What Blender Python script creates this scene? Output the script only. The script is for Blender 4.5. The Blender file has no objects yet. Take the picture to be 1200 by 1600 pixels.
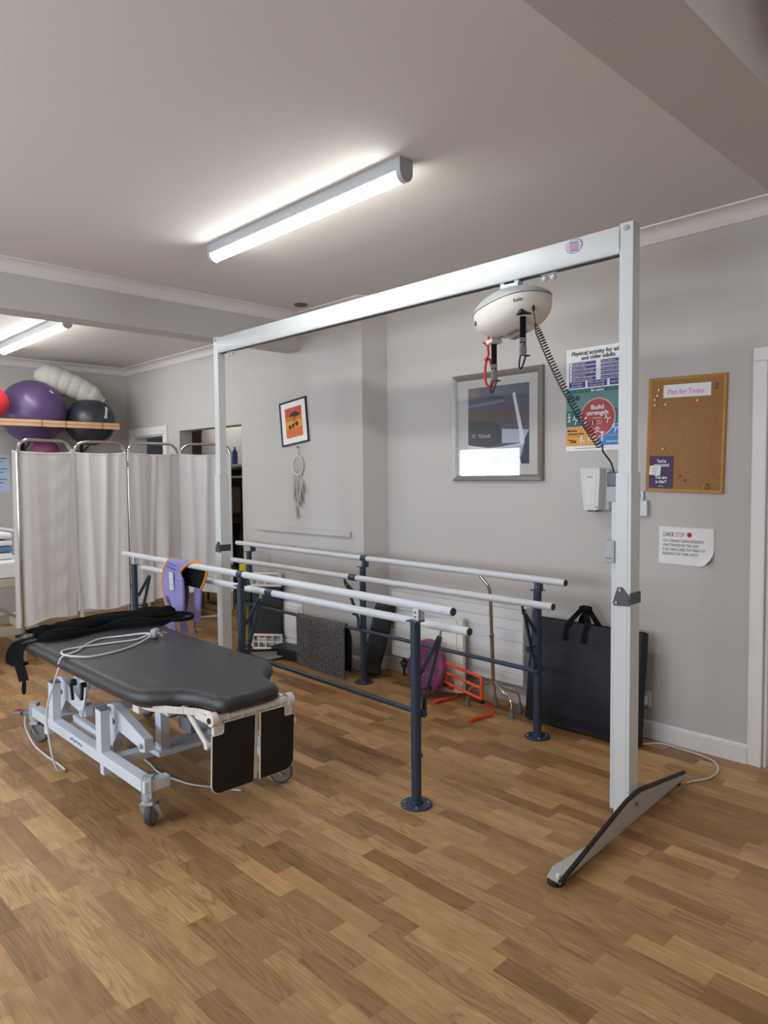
import bpy, bmesh, math, random
from mathutils import Vector, Matrix

SC = bpy.context.scene
COL = SC.collection
random.seed(7)
PI = math.pi

# ------------------------------------------------------------------ camera
def setup_camera():
    yaw, pit, rol, f = -0.80510429, -0.04964056, -0.00895422, 1117.26
    cy, sy, cp, sp = math.cos(yaw), math.sin(yaw), math.cos(pit), math.sin(pit)
    fw = Vector((sy*cp, cy*cp, sp)); r0 = Vector((cy, -sy, 0)); u0 = r0.cross(fw)
    r = math.cos(rol)*r0 + math.sin(rol)*u0
    u = -math.sin(rol)*r0 + math.cos(rol)*u0
    cd = bpy.data.cameras.new('camera'); co = bpy.data.objects.new('camera', cd); COL.objects.link(co)
    cd.sensor_fit = 'HORIZONTAL'; cd.sensor_width = 36; cd.lens = f*36/1200
    cd.clip_start = .05
    m = Matrix((r, u, -fw)).transposed().to_4x4(); m.translation = (0, 0, 1.45)
    co.matrix_world = m
    SC.camera = co
setup_camera()

# ------------------------------------------------------------------ light and exposure
SC.view_settings.view_transform = 'Standard'
SC.view_settings.look = 'None'
SC.view_settings.gamma = 1
SC.view_settings.use_curve_mapping = False
SC.view_settings.exposure = 0.14
TUBE = 31.0            # emission of the strip lights
DAY = 58.0            # watts of daylight per window
DAYCOL = (0.74, 0.86, 1.0)
W = bpy.data.worlds.new('world'); SC.world = W; W.use_nodes = True
W.node_tree.nodes['Background'].inputs[0].default_value = (0.75, 0.87, 1.0, 1)
W.node_tree.nodes['Background'].inputs[1].default_value = 1.0
WINDOWS = [(-7.8, -6.5), (-4.6, -2.7), (-2.3, -1.0)]
WZ0, WZ1, WY = 0.85, 1.92, -1.75
for a, b in WINDOWS:
    ld = bpy.data.lights.new('daylight', 'AREA'); ld.shape = 'RECTANGLE'
    ld.size = b-a; ld.size_y = WZ1-WZ0; ld.energy = DAY*(b-a)/1.9; ld.color = DAYCOL
    lo = bpy.data.objects.new('daylight', ld); COL.objects.link(lo)
    lo.location = ((a+b)/2, WY-.1, (WZ0+WZ1)/2); lo.rotation_euler = (PI/2, 0, 0)
    lo.rotation_euler = (-PI/2, 0, 0)
    lo.rotation_euler = (PI/2, 0, 0) if (Matrix.Rotation(PI/2, 3, 'X') @ Vector((0, 0, -1))).y > 0 else (-PI/2, 0, 0)

# ------------------------------------------------------------------ materials
MATS = {}
def lin(c):
    return tuple((v/12.92 if v <= .04045 else ((v+.055)/1.055)**2.4) for v in [x/255 for x in c])
def mat(name, rgb, rough=.5, metal=0, var=.06, vscale=12, bump=0, bscale=60, spec=.5, emit=None, coat=0, sheen=0, alpha=None):
    if name in MATS: return MATS[name]
    m = bpy.data.materials.new(name); m.use_nodes = True
    nt = m.node_tree; N = nt.nodes; Lk = nt.links
    b = N['Principled BSDF']
    c = lin(rgb)
    tc = N.new('ShaderNodeTexCoord')
    nz = N.new('ShaderNodeTexNoise'); nz.inputs['Scale'].default_value = vscale; nz.inputs['Detail'].default_value = 4
    Lk.new(tc.outputs['Object'], nz.inputs['Vector'])
    mx = N.new('ShaderNodeMix'); mx.data_type = 'RGBA'
    mx.inputs[6].default_value = (*[v*(1-var) for v in c], 1)
    mx.inputs[7].default_value = (*[min(1, v*(1+var)) for v in c], 1)
    Lk.new(nz.outputs['Fac'], mx.inputs[0]); Lk.new(mx.outputs[2], b.inputs['Base Color'])
    b.inputs['Roughness'].default_value = rough; b.inputs['Metallic'].default_value = metal
    b.inputs['Specular IOR Level'].default_value = spec
    b.inputs['Coat Weight'].default_value = coat
    b.inputs['Sheen Weight'].default_value = sheen
    if bump:
        n2 = N.new('ShaderNodeTexNoise'); n2.inputs['Scale'].default_value = bscale; n2.inputs['Detail'].default_value = 3
        Lk.new(tc.outputs['Object'], n2.inputs['Vector'])
        bp = N.new('ShaderNodeBump'); bp.inputs['Strength'].default_value = bump; bp.inputs['Distance'].default_value = .01
        Lk.new(n2.outputs['Fac'], bp.inputs['Height']); Lk.new(bp.outputs['Normal'], b.inputs['Normal'])
    if emit:
        b.inputs['Emission Color'].default_value = (*emit[0], 1); b.inputs['Emission Strength'].default_value = emit[1]
    MATS[name] = m
    return m

WALL = mat('wall_paint', (196, 191, 188), .75, var=.025, vscale=3, bump=.08, bscale=90, spec=.3)
CEIL = mat('ceiling_paint', (218, 212, 207), .85, var=.02, vscale=2, bump=.05, bscale=120, spec=.2)
TRIM = mat('trim_paint', (232, 228, 227), .45, var=.02, vscale=5)
CORN = mat('cornice_paint', (222, 216, 213), .7, var=.02, vscale=5)
STORE = mat('store_wall', (150, 144, 138), .8, var=.05)
STOREBROWN = mat('store_brown', (134, 116, 100), .7, var=.08)
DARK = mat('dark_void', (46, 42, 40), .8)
WHITE = mat('white_powder_coat', (213, 215, 219), .38, var=.02)
GANTRY = mat('silver_white_lacquer', (218, 220, 220), .45, metal=.04, var=.02)
GREYMET = mat('grey_painted_metal', (186, 183, 180), .45, metal=.1, var=.04)
COUCHW = mat('pale_frame_paint', (214, 219, 226), .4, var=.03)
NAVY = mat('navy_paint', (47, 60, 79), .38, var=.08, vscale=25)
CHROME = mat('chrome', (205, 203, 200), .16, metal=1, var=.04)
BOLT = mat('bolt_steel', (170, 168, 162), .3, metal=1)
BLACK = mat('black_rubber', (24, 24, 26), .6, var=.1)
BLACKPL = mat('black_plastic', (30, 31, 33), .42, var=.1)
VINYL = mat('black_vinyl', (46, 47, 49), .31, var=.08, vscale=20, bump=.25, bscale=240, spec=.6)
BLACKCL = mat('black_cloth', (22, 22, 24), .9, var=.2, vscale=40, bump=.5, bscale=300, spec=.2)
BAGCL = mat('navy_black_nylon', (31, 33, 42), .62, var=.12, vscale=7, bump=.3, bscale=30, spec=.35)
GREYPL = mat('grey_plastic', (120, 121, 124), .5, var=.05)
LGREYPL = mat('light_grey_plastic', (176, 178, 181), .45, var=.03)
WHEEL = mat('wheel_grey', (128, 124, 122), .5, var=.04)
TYRE = mat('tyre_grey', (72, 72, 75), .6, var=.05)
CREAM = mat('cream_plastic', (226, 221, 212), .4, var=.02)
LILAC = mat('lilac_fabric', (146, 138, 200), .85, var=.08, vscale=30, bump=.4, bscale=350, sheen=.2)
LILACDK = mat('lilac_stitching', (98, 92, 158), .85)
AMBER = mat('amber_binding', (226, 154, 44), .75, var=.05)
ORANGE = mat('orange_plastic', (243, 82, 34), .45, var=.04)
PURPLEBALL = mat('purple_ball', (84, 66, 106), .34, var=.05, spec=.5)
BLACKBALL = mat('charcoal_ball', (50, 52, 58), .35, var=.06)
REDBALL = mat('red_ball', (206, 46, 56), .42)
PINKBALL = mat('pink_ball', (150, 78, 110), .45)
PURPLEDISC = mat('purple_disc', (132, 60, 108), .4, var=.06)
BOLSTER = mat('pale_bolster_cloth', (190, 186, 178), .9, var=.05, bump=.4, bscale=25)
PINE = mat('pine', (206, 168, 128), .55, var=.12, vscale=9)
PINEDK = mat('pine_groove', (150, 108, 78), .6, var=.12)
RED = mat('red_cord', (208, 32, 48), .55)
PAPER = mat('paper', (234, 232, 232), .75, var=.015)
PAPERB = mat('paper_blue', (186, 204, 226), .75)
INK = mat('ink', (48, 48, 54), .8)
INKBLUE = mat('ink_blue', (66, 96, 150), .8)
INKRED = mat('ink_red', (200, 44, 54), .8)
INKPINK = mat('ink_pink', (216, 92, 160), .8)
CARDPURPLE = mat('card_purple', (72, 42, 88), .6)
PWHITE = mat('print_white', (240, 240, 240), .7)
PPURPLE = mat('print_indigo', (84, 76, 140), .6)
PTEAL = mat('print_teal', (62, 112, 110), .6)
PTEAL2 = mat('print_pale_teal', (102, 142, 142), .6)
PRED = mat('print_brick_red', (178, 72, 70), .6)
PORANGE = mat('print_orange', (224, 162, 78), .6)
PBLUE = mat('print_blue', (66, 130, 194), .6)
FRAMEDK = mat('dark_frame', (52, 46, 44), .4)
PEWTER = mat('pewter_frame', (150, 145, 140), .38, metal=.55, var=.25, vscale=40)
MOUNT = mat('mount_card', (206, 202, 198), .8, var=.01)
OAK = mat('oak_frame', (190, 140, 76), .45, var=.15, vscale=20)
YELLOW = mat('yellow_plastic', (214, 180, 30), .5)
RADW = mat('radiator_enamel', (226, 224, 226), .35, var=.01)
DIFFUSER = mat('lit_diffuser', (250, 252, 250), .5, emit=((0.975, 1.0, 0.965), TUBE))
STEELDK = mat('dark_bracket_steel', (84, 82, 86), .4, metal=.6)
SCRCLOTH = mat('screen_cloth', (250, 248, 248), .6, var=.02, vscale=6, bump=.3, bscale=22, spec=.45)
_n = SCRCLOTH.node_tree; _tr = _n.nodes.new('ShaderNodeBsdfTranslucent'); _tr.inputs[0].default_value = (.86, .82, .79, 1)
_mx = _n.nodes.new('ShaderNodeMixShader'); _mx.inputs[0].default_value = .25
_n.links.new(_n.nodes['Principled BSDF'].outputs[0], _mx.inputs[1]); _n.links.new(_tr.outputs[0], _mx.inputs[2]); _n.links.new(_mx.outputs[0], _n.nodes['Material Output'].inputs[0])
ROPE = mat('cream_thread', (222, 214, 206), .9)
BOTTLE = mat('blue_bottle', (52, 70, 120), .35)

def floor_material():
    m = bpy.data.materials.new('oak_strip_vinyl'); m.use_nodes = True
    nt = m.node_tree; N = nt.nodes; Lk = nt.links; b = N['Principled BSDF']
    def math_(op, a, c=None, d=None):
        n = N.new('ShaderNodeMath'); n.operation = op
        for i, v in enumerate((a, c, d)):
            if v is None: continue
            if isinstance(v, (int, float)): n.inputs[i].default_value = v
            else: Lk.new(v, n.inputs[i])
        return n.outputs[0]
    geo = N.new('ShaderNodeNewGeometry'); sep = N.new('ShaderNodeSeparateXYZ'); Lk.new(geo.outputs['Position'], sep.inputs[0])
    X, Y = sep.outputs[0], sep.outputs[1]
    yr = math_('DIVIDE', math_('ADD', Y, 20.024), .0765)
    row = math_('FLOOR', yr); fy = math_('FRACT', yr)
    wn = N.new('ShaderNodeTexWhiteNoise'); wn.noise_dimensions = '1D'; Lk.new(row, wn.inputs['W'])
    xr = math_('ADD', math_('DIVIDE', math_('ADD', X, 30), .345), math_('MULTIPLY', wn.outputs['Value'], 13))
    xw = math_('ADD', xr, math_('MULTIPLY', math_('SINE', math_('ADD', math_('MULTIPLY', xr, 2.3), math_('MULTIPLY', wn.outputs['Value'], 40))), .22))
    cell = math_('FLOOR', xw); fx = math_('FRACT', xw)
    cv = N.new('ShaderNodeCombineXYZ'); Lk.new(row, cv.inputs[0]); Lk.new(cell, cv.inputs[1])
    w2 = N.new('ShaderNodeTexWhiteNoise'); w2.noise_dimensions = '2D'; Lk.new(cv.outputs[0], w2.inputs['Vector'])
    w3 = N.new('ShaderNodeSeparateColor'); Lk.new(w2.outputs['Color'], w3.inputs[0])
    tone = N.new('ShaderNodeValToRGB'); e = tone.color_ramp.elements
    e[0].position = 0; e[0].color = (*lin((142, 104, 64)), 1)
    e[1].position = 1; e[1].color = (*lin((196, 155, 104)), 1)
    for p, c in ((.3, (162, 122, 78)), (.6, (176, 136, 88)), (.8, (186, 145, 95))):
        k = e.new(p); k.color = (*lin(c), 1)
    Lk.new(w2.outputs['Value'], tone.inputs[0])
    # cathedral figure = contour lines of a stretched noise, its own in every strip
    v1 = N.new('ShaderNodeCombineXYZ')
    Lk.new(math_('ADD', math_('MULTIPLY', X, 1.5), math_('MULTIPLY', w3.outputs[0], 50)), v1.inputs[0])
    Lk.new(math_('ADD', math_('MULTIPLY', Y, 15), math_('MULTIPLY', w3.outputs[1], 50)), v1.inputs[1])
    n1 = N.new('ShaderNodeTexNoise'); n1.inputs['Scale'].default_value = 1; n1.inputs['Detail'].default_value = 1.5; n1.inputs['Distortion'].default_value = .15
    Lk.new(v1.outputs[0], n1.inputs['Vector'])
    rings = math_('ABSOLUTE', math_('SINE', math_('MULTIPLY', n1.outputs['Fac'], 40)))
    rings = math_('POWER', rings, .45)
    # fine streaks
    v2 = N.new('ShaderNodeCombineXYZ')
    Lk.new(math_('ADD', math_('MULTIPLY', X, 6), math_('MULTIPLY', w3.outputs[2], 70)), v2.inputs[0]); Lk.new(math_('MULTIPLY', Y, 190), v2.inputs[1])
    n2 = N.new('ShaderNodeTexNoise'); n2.inputs['Scale'].default_value = 1; n2.inputs['Detail'].default_value = 4
    Lk.new(v2.outputs[0], n2.inputs['Vector'])
    # blotches
    v3 = N.new('ShaderNodeCombineXYZ'); Lk.new(math_('MULTIPLY', X, 7), v3.inputs[0]); Lk.new(math_('MULTIPLY', Y, 22), v3.inputs[1]); Lk.new(math_('MULTIPLY', w3.outputs[1], 30), v3.inputs[2])
    n3 = N.new('ShaderNodeTexNoise'); n3.inputs['Scale'].default_value = 1; n3.inputs['Detail'].default_value = 3
    Lk.new(v3.outputs[0], n3.inputs['Vector'])
    figamt = math_('MULTIPLY', math_('GREATER_THAN', w3.outputs[2], .45), .30)
    figamt = math_('ADD', figamt, .12)
    f1 = math_('SUBTRACT', 1, math_('MULTIPLY', math_('SUBTRACT', 1, rings), figamt))
    f2 = math_('ADD', .66, math_('MULTIPLY', n2.outputs['Fac'], .68))
    f3 = math_('ADD', .62, math_('MULTIPLY', n3.outputs['Fac'], .72))
    edge = math_('MINIMUM', math_('MINIMUM', math_('MULTIPLY', fy, 1), math_('MULTIPLY', math_('SUBTRACT', 1, fy), 1)), math_('MINIMUM', math_('MULTIPLY', fx, 5), math_('MULTIPLY', math_('SUBTRACT', 1, fx), 5)))
    seam = math_('ADD', .86, math_('MULTIPLY', math_('MINIMUM', math_('DIVIDE', edge, .02), 1), .14))
    tot = math_('MULTIPLY', math_('MULTIPLY', f1, f2), math_('MULTIPLY', f3, seam))
    vm = N.new('ShaderNodeVectorMath'); vm.operation = 'SCALE'
    Lk.new(tone.outputs['Color'], vm.inputs[0]); Lk.new(tot, vm.inputs['Scale'])
    Lk.new(vm.outputs[0], b.inputs['Base Color'])
    b.inputs['Roughness'].default_value = .46; b.inputs['Specular IOR Level'].default_value = .4
    bp = N.new('ShaderNodeBump'); bp.inputs['Strength'].default_value = .12; bp.inputs['Distance'].default_value = .002
    Lk.new(n2.outputs['Fac'], bp.inputs['Height']); Lk.new(bp.outputs['Normal'], b.inputs['Normal'])
    return m
FLOOR = floor_material()

def speckle(name, c1, c2, scale, rough=.95):
    m = bpy.data.materials.new(name); m.use_nodes = True; nt = m.node_tree; N = nt.nodes; Lk = nt.links; b = N['Principled BSDF']
    tc = N.new('ShaderNodeTexCoord'); nz = N.new('ShaderNodeTexNoise'); nz.inputs['Scale'].default_value = scale; nz.inputs['Detail'].default_value = 2
    Lk.new(tc.outputs['Object'], nz.inputs['Vector'])
    r = N.new('ShaderNodeValToRGB'); r.color_ramp.elements[0].position = .38; r.color_ramp.elements[1].position = .66
    r.color_ramp.elements[0].color = (*lin(c1), 1); r.color_ramp.elements[1].color = (*lin(c2), 1)
    Lk.new(nz.outputs['Fac'], r.inputs[0]); Lk.new(r.outputs[0], b.inputs['Base Color']); b.inputs['Roughness'].default_value = rough
    bp = N.new('ShaderNodeBump'); bp.inputs['Strength'].default_value = .4; bp.inputs['Distance'].default_value = .004
    Lk.new(nz.outputs['Fac'], bp.inputs['Height']); Lk.new(bp.outputs['Normal'], b.inputs['Normal'])
    b.inputs['Specular IOR Level'].default_value = .2
    return m
CORK = speckle('cork', (150, 108, 68), (176, 132, 88), 330, .9)
RUG = speckle('grey_fleck_carpet', (46, 44, 48), (128, 124, 126), 170)

def glass_material():
    m = bpy.data.materials.new('picture_glass'); m.use_nodes = True; nt = m.node_tree; N = nt.nodes; Lk = nt.links
    N.remove(N['Principled BSDF']); out = N['Material Output']
    tr = N.new('ShaderNodeBsdfTransparent'); gl = N.new('ShaderNodeBsdfGlossy'); gl.inputs['Roughness'].default_value = .02
    fr = N.new('ShaderNodeFresnel'); fr.inputs['IOR'].default_value = 1.5
    mu = N.new('ShaderNodeMath'); mu.operation = 'MULTIPLY'; mu.inputs[1].default_value = .8; Lk.new(fr.outputs[0], mu.inputs[0])
    mx = N.new('ShaderNodeMixShader'); Lk.new(mu.outputs[0], mx.inputs[0]); Lk.new(tr.outputs[0], mx.inputs[1]); Lk.new(gl.outputs[0], mx.inputs[2])
    Lk.new(mx.outputs[0], out.inputs[0])
    return m
GLASS = glass_material()

# ------------------------------------------------------------------ mesh builder
def catmull(pts, n=8, closed=False):
    P = [Vector(p) for p in pts]; out = []
    k = len(P); rng = range(k) if closed else range(k-1)
    for i in rng:
        if closed: p0, p1, p2, p3 = P[(i-1) % k], P[i], P[(i+1) % k], P[(i+2) % k]
        else: p0, p1, p2, p3 = P[max(i-1, 0)], P[i], P[i+1], P[min(i+2, k-1)]
        for j in range(n):
            t = j/n
            out.append(.5*((2*p1)+(p2-p0)*t+(2*p0-5*p1+4*p2-p3)*t*t+(3*p1-p0-3*p2+p3)*t**3))
    if not closed: out.append(P[-1])
    return out

class MB:
    def __init__(s): s.v = []; s.f = []; s.m = []
    def add(s, vs, fs, m=0):
        o = len(s.v); s.v += [Vector(v) for v in vs]
        for f in fs: s.f.append([i+o for i in f]); s.m.append(m)
        return s
    def box(s, c, d, rot=None, bev=0, m=0, seg=2):
        bm = bmesh.new(); bmesh.ops.create_cube(bm, size=1)
        bmesh.ops.scale(bm, vec=Vector(d), verts=bm.verts)
        if bev: bmesh.ops.bevel(bm, geom=bm.edges[:], offset=min(bev, min(d)*.49), segments=seg, affect='EDGES', profile=.5)
        M = Matrix.Translation(Vector(c)) @ (rot.to_4x4() if rot else Matrix.Identity(4))
        bm.verts.index_update()
        s.add([M @ v.co for v in bm.verts], [[v.index for v in f.verts] for f in bm.faces], m); bm.free(); return s
    def b2(s, lo, hi, bev=0, m=0):
        lo, hi = Vector(lo), Vector(hi); return s.box((lo+hi)/2, hi-lo, None, bev, m)
    def bar(s, p0, p1, w, h, up=(0, 0, 1), bev=.002, m=0):
        p0, p1 = Vector(p0), Vector(p1); x = (p1-p0); L = x.length; x.normalize()
        u = Vector(up); y = u.cross(x)
        if y.length < 1e-4: y = Vector((0, 1, 0)).cross(x)
        y.normalize(); z = x.cross(y)
        return s.box((p0+p1)/2, (L, w, h), Matrix((x, y, z)).transposed(), bev, m)
    def tube(s, pts, r, seg=10, closed=False, m=0, caps=True, flat=None):
        P = [Vector(p) for p in pts]; n = len(P); vs = []; fs = []
        R = r if isinstance(r, (list, tuple)) else [r]*n
        T = []
        for i in range(n):
            a = P[(i-1) % n] if closed else P[max(i-1, 0)]; b = P[(i+1) % n] if closed else P[min(i+1, n-1)]
            t = (b-a); T.append(t.normalized() if t.length > 1e-9 else Vector((0, 0, 1)))
        ref = Vector((0, 0, 1)) if abs(T[0].z) < .9 else Vector((1, 0, 0))
        N0 = (ref - T[0]*ref.dot(T[0])).normalized()
        for i in range(n):
            N0 = (N0 - T[i]*N0.dot(T[i])); N0 = N0.normalized() if N0.length > 1e-6 else Vector((1, 0, 0)); B = T[i].cross(N0)
            for k in range(seg):
                a = 2*PI*k/seg
                ca, sa = math.cos(a)*R[i], math.sin(a)*R[i]
                if flat: sa *= flat
                vs.append(P[i]+N0*ca+B*sa)
        for i in range(n if closed else n-1):
            j = (i+1) % n
            for k in range(seg):
                l = (k+1) % seg; fs.append((i*seg+k, i*seg+l, j*seg+l, j*seg+k))
        if caps and not closed:
            fs.append(tuple(range(seg-1, -1, -1))); fs.append(tuple((n-1)*seg+k for k in range(seg)))
        return s.add(vs, fs, m)
    def cyl(s, p0, p1, r, r1=None, seg=20, m=0, bev=0):
        p0, p1 = Vector(p0), Vector(p1); r1 = r if r1 is None else r1
        if bev:
            d = (p1-p0).normalized()
            return s.tube([p0, p0+d*bev*.3, p0+d*bev, p1-d*bev, p1-d*bev*.3, p1], [r-bev, r-bev*.3, r, r1, r1-bev*.3, r1-bev], seg, m=m)
        return s.tube([p0, p1], [r, r1], seg, m=m)
    def ball(s, c, r, rot=None, nu=24, nv=14, m=0, fn=None):
        r = Vector((r, r, r)) if isinstance(r, (int, float)) else Vector(r); c = Vector(c); vs = []; fs = []
        R = rot or Matrix.Identity(3)
        def pt(a, b):
            p = Vector((math.sin(b)*math.cos(a)*r.x, math.sin(b)*math.sin(a)*r.y, math.cos(b)*r.z))
            if fn: p = fn(p)
            return c + R @ p
        for i in range(1, nv):
            for k in range(nu): vs.append(pt(2*PI*k/nu, PI*i/nv))
        t = len(vs); vs.append(pt(0, 0)); vs.append(pt(0, PI))
        for i in range(nv-2):
            for k in range(nu):
                l = (k+1) % nu; fs.append((i*nu+k, (i+1)*nu+k, (i+1)*nu+l, i*nu+l))
        for k in range(nu):
            l = (k+1) % nu; fs.append((t, k, l)); fs.append((t+1, (nv-2)*nu+l, (nv-2)*nu+k))
        return s.add(vs, fs, m)
    def lathe(s, prof, c, axis=(0, 0, 1), seg=32, m=0):
        ax = Vector(axis).normalized(); ref = Vector((1, 0, 0)) if abs(ax.x) < .9 else Vector((0, 1, 0))
        X = (ref-ax*ref.dot(ax)).normalized(); Yv = ax.cross(X); c = Vector(c); vs = []; fs = []
        for r, h in prof:
            for k in range(seg):
                a = 2*PI*k/seg; vs.append(c+ax*h+X*math.cos(a)*r+Yv*math.sin(a)*r)
        for i in range(len(prof)-1):
            for k in range(seg):
                l = (k+1) % seg; fs.append((i*seg+k, i*seg+l, (i+1)*seg+l, (i+1)*seg+k))
        fs.append(tuple(range(seg-1, -1, -1))); fs.append(tuple((len(prof)-1)*seg+k for k in range(seg)))
        return s.add(vs, fs, m)
    def prism(s, poly, depth, m=0):
        """poly: world points in a plane, depth: offset vector"""
        P = [Vector(p) for p in poly]; d = Vector(depth); n = len(P)
        return s.add(P+[p+d for p in P], [tuple(range(n-1, -1, -1)), tuple(range(n, 2*n))]+[(i, (i+1) % n, n+(i+1) % n, n+i) for i in range(n)], m)
    def sweep(s, prof, path, up=(0, 0, 1), m=0):
        """profile (a,b): a along side vector, b along up; mitred at corners of a horizontal path"""
        P = [Vector(p) for p in path]; n = len(P); U = Vector(up); rings = []
        for i in range(n):
            d0 = (P[i]-P[i-1]).normalized() if i else None
            d1 = (P[i+1]-P[i]).normalized() if i < n-1 else None
            n0 = U.cross(d0) if d0 else None; n1 = U.cross(d1) if d1 else None
            if n0 is None: nn = n1
            elif n1 is None: nn = n0
            else: nn = (n0+n1)/(1+n0.dot(n1))
            rings.append([P[i]+nn*a+U*b for a, b in prof])
        k = len(prof); vs = [v for r in rings for v in r]; fs = []
        for i in range(n-1):
            for j in range(k): l = (j+1) % k; fs.append((i*k+j, i*k+l, (i+1)*k+l, (i+1)*k+j))
        fs.append(tuple(range(k-1, -1, -1))); fs.append(tuple((n-1)*k+j for j in range(k)))
        return s.add(vs, fs, m)
    def sheet(s, fn, nu, nv, th=.002, m=0, mi=None, mr=None):
        """closed thin cloth over fn(u,v)"""
        mi = m if mi is None else mi; mr = m if mr is None else mr
        P = [[Vector(fn(i/nu, j/nv)) for j in range(nv+1)] for i in range(nu+1)]
        vs = []; w = nv+1
        def nrm(i, j):
            a = P[min(i+1, nu)][j]-P[max(i-1, 0)][j]; b = P[i][min(j+1, nv)]-P[i][max(j-1, 0)]
            c = a.cross(b); return c.normalized() if c.length > 1e-10 else Vector((0, 0, 1))
        for sg in (.5, -.5):
            for i in range(nu+1):
                for j in range(nv+1): vs.append(P[i][j]+nrm(i, j)*th*sg)
        o = (nu+1)*w; base = len(s.v)
        s.v += vs
        def F(f, mm): s.f.append([i+base for i in f]); s.m.append(mm)
        for i in range(nu):
            for j in range(nv):
                a, b, c, d = i*w+j, (i+1)*w+j, (i+1)*w+j+1, i*w+j+1
                F((a, b, c, d), m); F((o+d, o+c, o+b, o+a), mi)
        for i in range(nu):
            F((i*w, o+i*w, o+(i+1)*w, (i+1)*w), mr); F((i*w+nv, (i+1)*w+nv, o+(i+1)*w+nv, o+i*w+nv), mr)
        for j in range(nv):
            F((j, j+1, o+j+1, o+j), mr); k = nu*w; F((k+j, o+k+j, o+k+j+1, k+j+1), mr)
        return s
    def text(s, t, o, right, up, size, width=None, align='LEFT', m=0, lift=.0006, bold=0):
        cu = bpy.data.curves.new('lettering_curve', 'FONT'); cu.body = t; cu.size = 1; cu.align_x = 'LEFT'; cu.offset = bold; cu.resolution_u = 2
        ob = bpy.data.objects.new('lettering_curve', cu); me = ob.to_mesh()
        vs = [v.co.copy() for v in me.vertices]; fs = [tuple(p.vertices) for p in me.polygons]; ob.to_mesh_clear()
        bpy.data.objects.remove(ob); bpy.data.curves.remove(cu)
        if not vs: return s
        x0 = min(v.x for v in vs); x1 = max(v.x for v in vs); sx = size
        if width: sx = width/(x1-x0)
        ww = (x1-x0)*sx; off = {'LEFT': 0, 'CENTER': -ww/2, 'RIGHT': -ww}[align]
        R, U = Vector(right).normalized(), Vector(up).normalized(); Nn = R.cross(U); O = Vector(o)
        return s.add([O+R*((v.x-x0)*sx+off)+U*(v.y*size)+Nn*lift for v in vs], fs, m)

def obj(name, mb, mats, parent=None, smooth=35, origin=None):
    me = bpy.data.meshes.new(name)
    if parent is not None: o_ = Vector(parent['_org'])
    else: o_ = Vector(origin) if origin is not None else Vector((0, 0, 0))
    me.from_pydata([tuple(v-o_) for v in mb.v], [], mb.f)
    if not isinstance(mats, (list, tuple)): mats = [mats]
    for mm in mats: me.materials.append(mm)
    me.polygons.foreach_set('material_index', mb.m)
    bm = bmesh.new(); bm.from_mesh(me); bmesh.ops.recalc_face_normals(bm, faces=bm.faces); bm.to_mesh(me); bm.free()
    if smooth:
        me.polygons.foreach_set('use_smooth', [True]*len(me.polygons)); me.set_sharp_from_angle(angle=math.radians(smooth))
    me.update()
    ob = bpy.data.objects.new(name, me); COL.objects.link(ob)
    if smooth and smooth < 45 and len(me.polygons) < 6000:
        wn = ob.modifiers.new('weighted_normal', 'WEIGHTED_NORMAL'); wn.keep_sharp = True; wn.weight = 80
    if parent is not None: ob.parent = parent; ob['_org'] = tuple(o_)
    else: ob.location = o_; ob['_org'] = tuple(o_)
    return ob
def tag(o, label, cat, group=None):
    o['label'] = label; o['category'] = cat
    if group: o['group'] = group
    return o
def thing(name, loc, label, cat, group=None):
    o = bpy.data.objects.new(name, None); COL.objects.link(o); o.location = loc; o['_org'] = tuple(loc); o.empty_display_size = .1
    return tag(o, label, cat, group)
def struct(name, mb, mats, smooth=35):
    o = obj(name, mb, mats, smooth=smooth); o['kind'] = 'structure'; return o
def solo(name, mb, mats, label, cat, origin, group=None, smooth=35):
    return tag(obj(name, mb, mats, origin=origin, smooth=smooth), label, cat, group)

# ================================================================== SETTING
YA, YB, XL, XR, CH, CL = 3.55, 3.735, -7.86, 2.2, 2.75, 2.675
struct('floor', MB().b2((-9.6, WY-.05, -.06), (XR+.1, 6.0, 0)), FLOOR)
struct('ceiling', MB().b2((-4.74, WY-.1, CH), (XR+.1, YB+.1, CH+.1)).b2((XL-.1, WY-.1, CL), (-4.74, YA+.1, CH+.1)), CEIL)
# long wall with its step, two openings on the far stretch and a door on the right
D1 = (-7.71, -7.0, 1.915); D2 = (-6.67, -5.53, 1.93); D3 = (-1.21, -.36, 1.99)
w = MB()
w.b2((XL-.1, YA, 0), (D1[0], YA+.14, CH)); w.b2((D1[0], YA, D1[2]), (D1[1], YA+.14, CH)); w.b2((D1[1], YA, 0), (D2[0], YA+.14, CH))
w.b2((D2[0], YA, D2[2]), (D2[1], YA+.14, CH)); w.b2((D2[1], YA, 0), (-4.2, YA+.14, CH))
w.prism([(-4.2, YA, 0), (-3.913, YA, 0), (-3.838, YB, 0), (-3.838, YB+.14, 0), (-4.2, YB+.14, 0)], (0, 0, CH))
w.b2((-3.84, YB, 0), (D3[0], YB+.14, CH)); w.b2((D3[0], YB, D3[2]), (D3[1], YB+.14, CH)); w.b2((D3[1], YB, 0), (XR+.1, YB+.14, CH))
struct('wall_back', w, WALL, smooth=0)
struct('wall_left', MB().b2((XL-.12, WY-.1, 0), (XL, YA, CH)), WALL, smooth=0)
struct('wall_right', MB().b2((XR, WY-.1, 0), (XR+.12, YB, CH)), WALL, smooth=0)
w = MB().b2((XL, WY-.12, 0), (XR, WY, WZ0)).b2((XL, WY-.12, WZ1), (XR, WY, CH))
xs = [XL]+[v for p in WINDOWS for v in p]+[XR]
for i in range(0, len(xs), 2): w.b2((xs[i], WY-.12, WZ0), (xs[i+1], WY, WZ1))
struct('wall_front', w, WALL, smooth=0)
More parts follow.
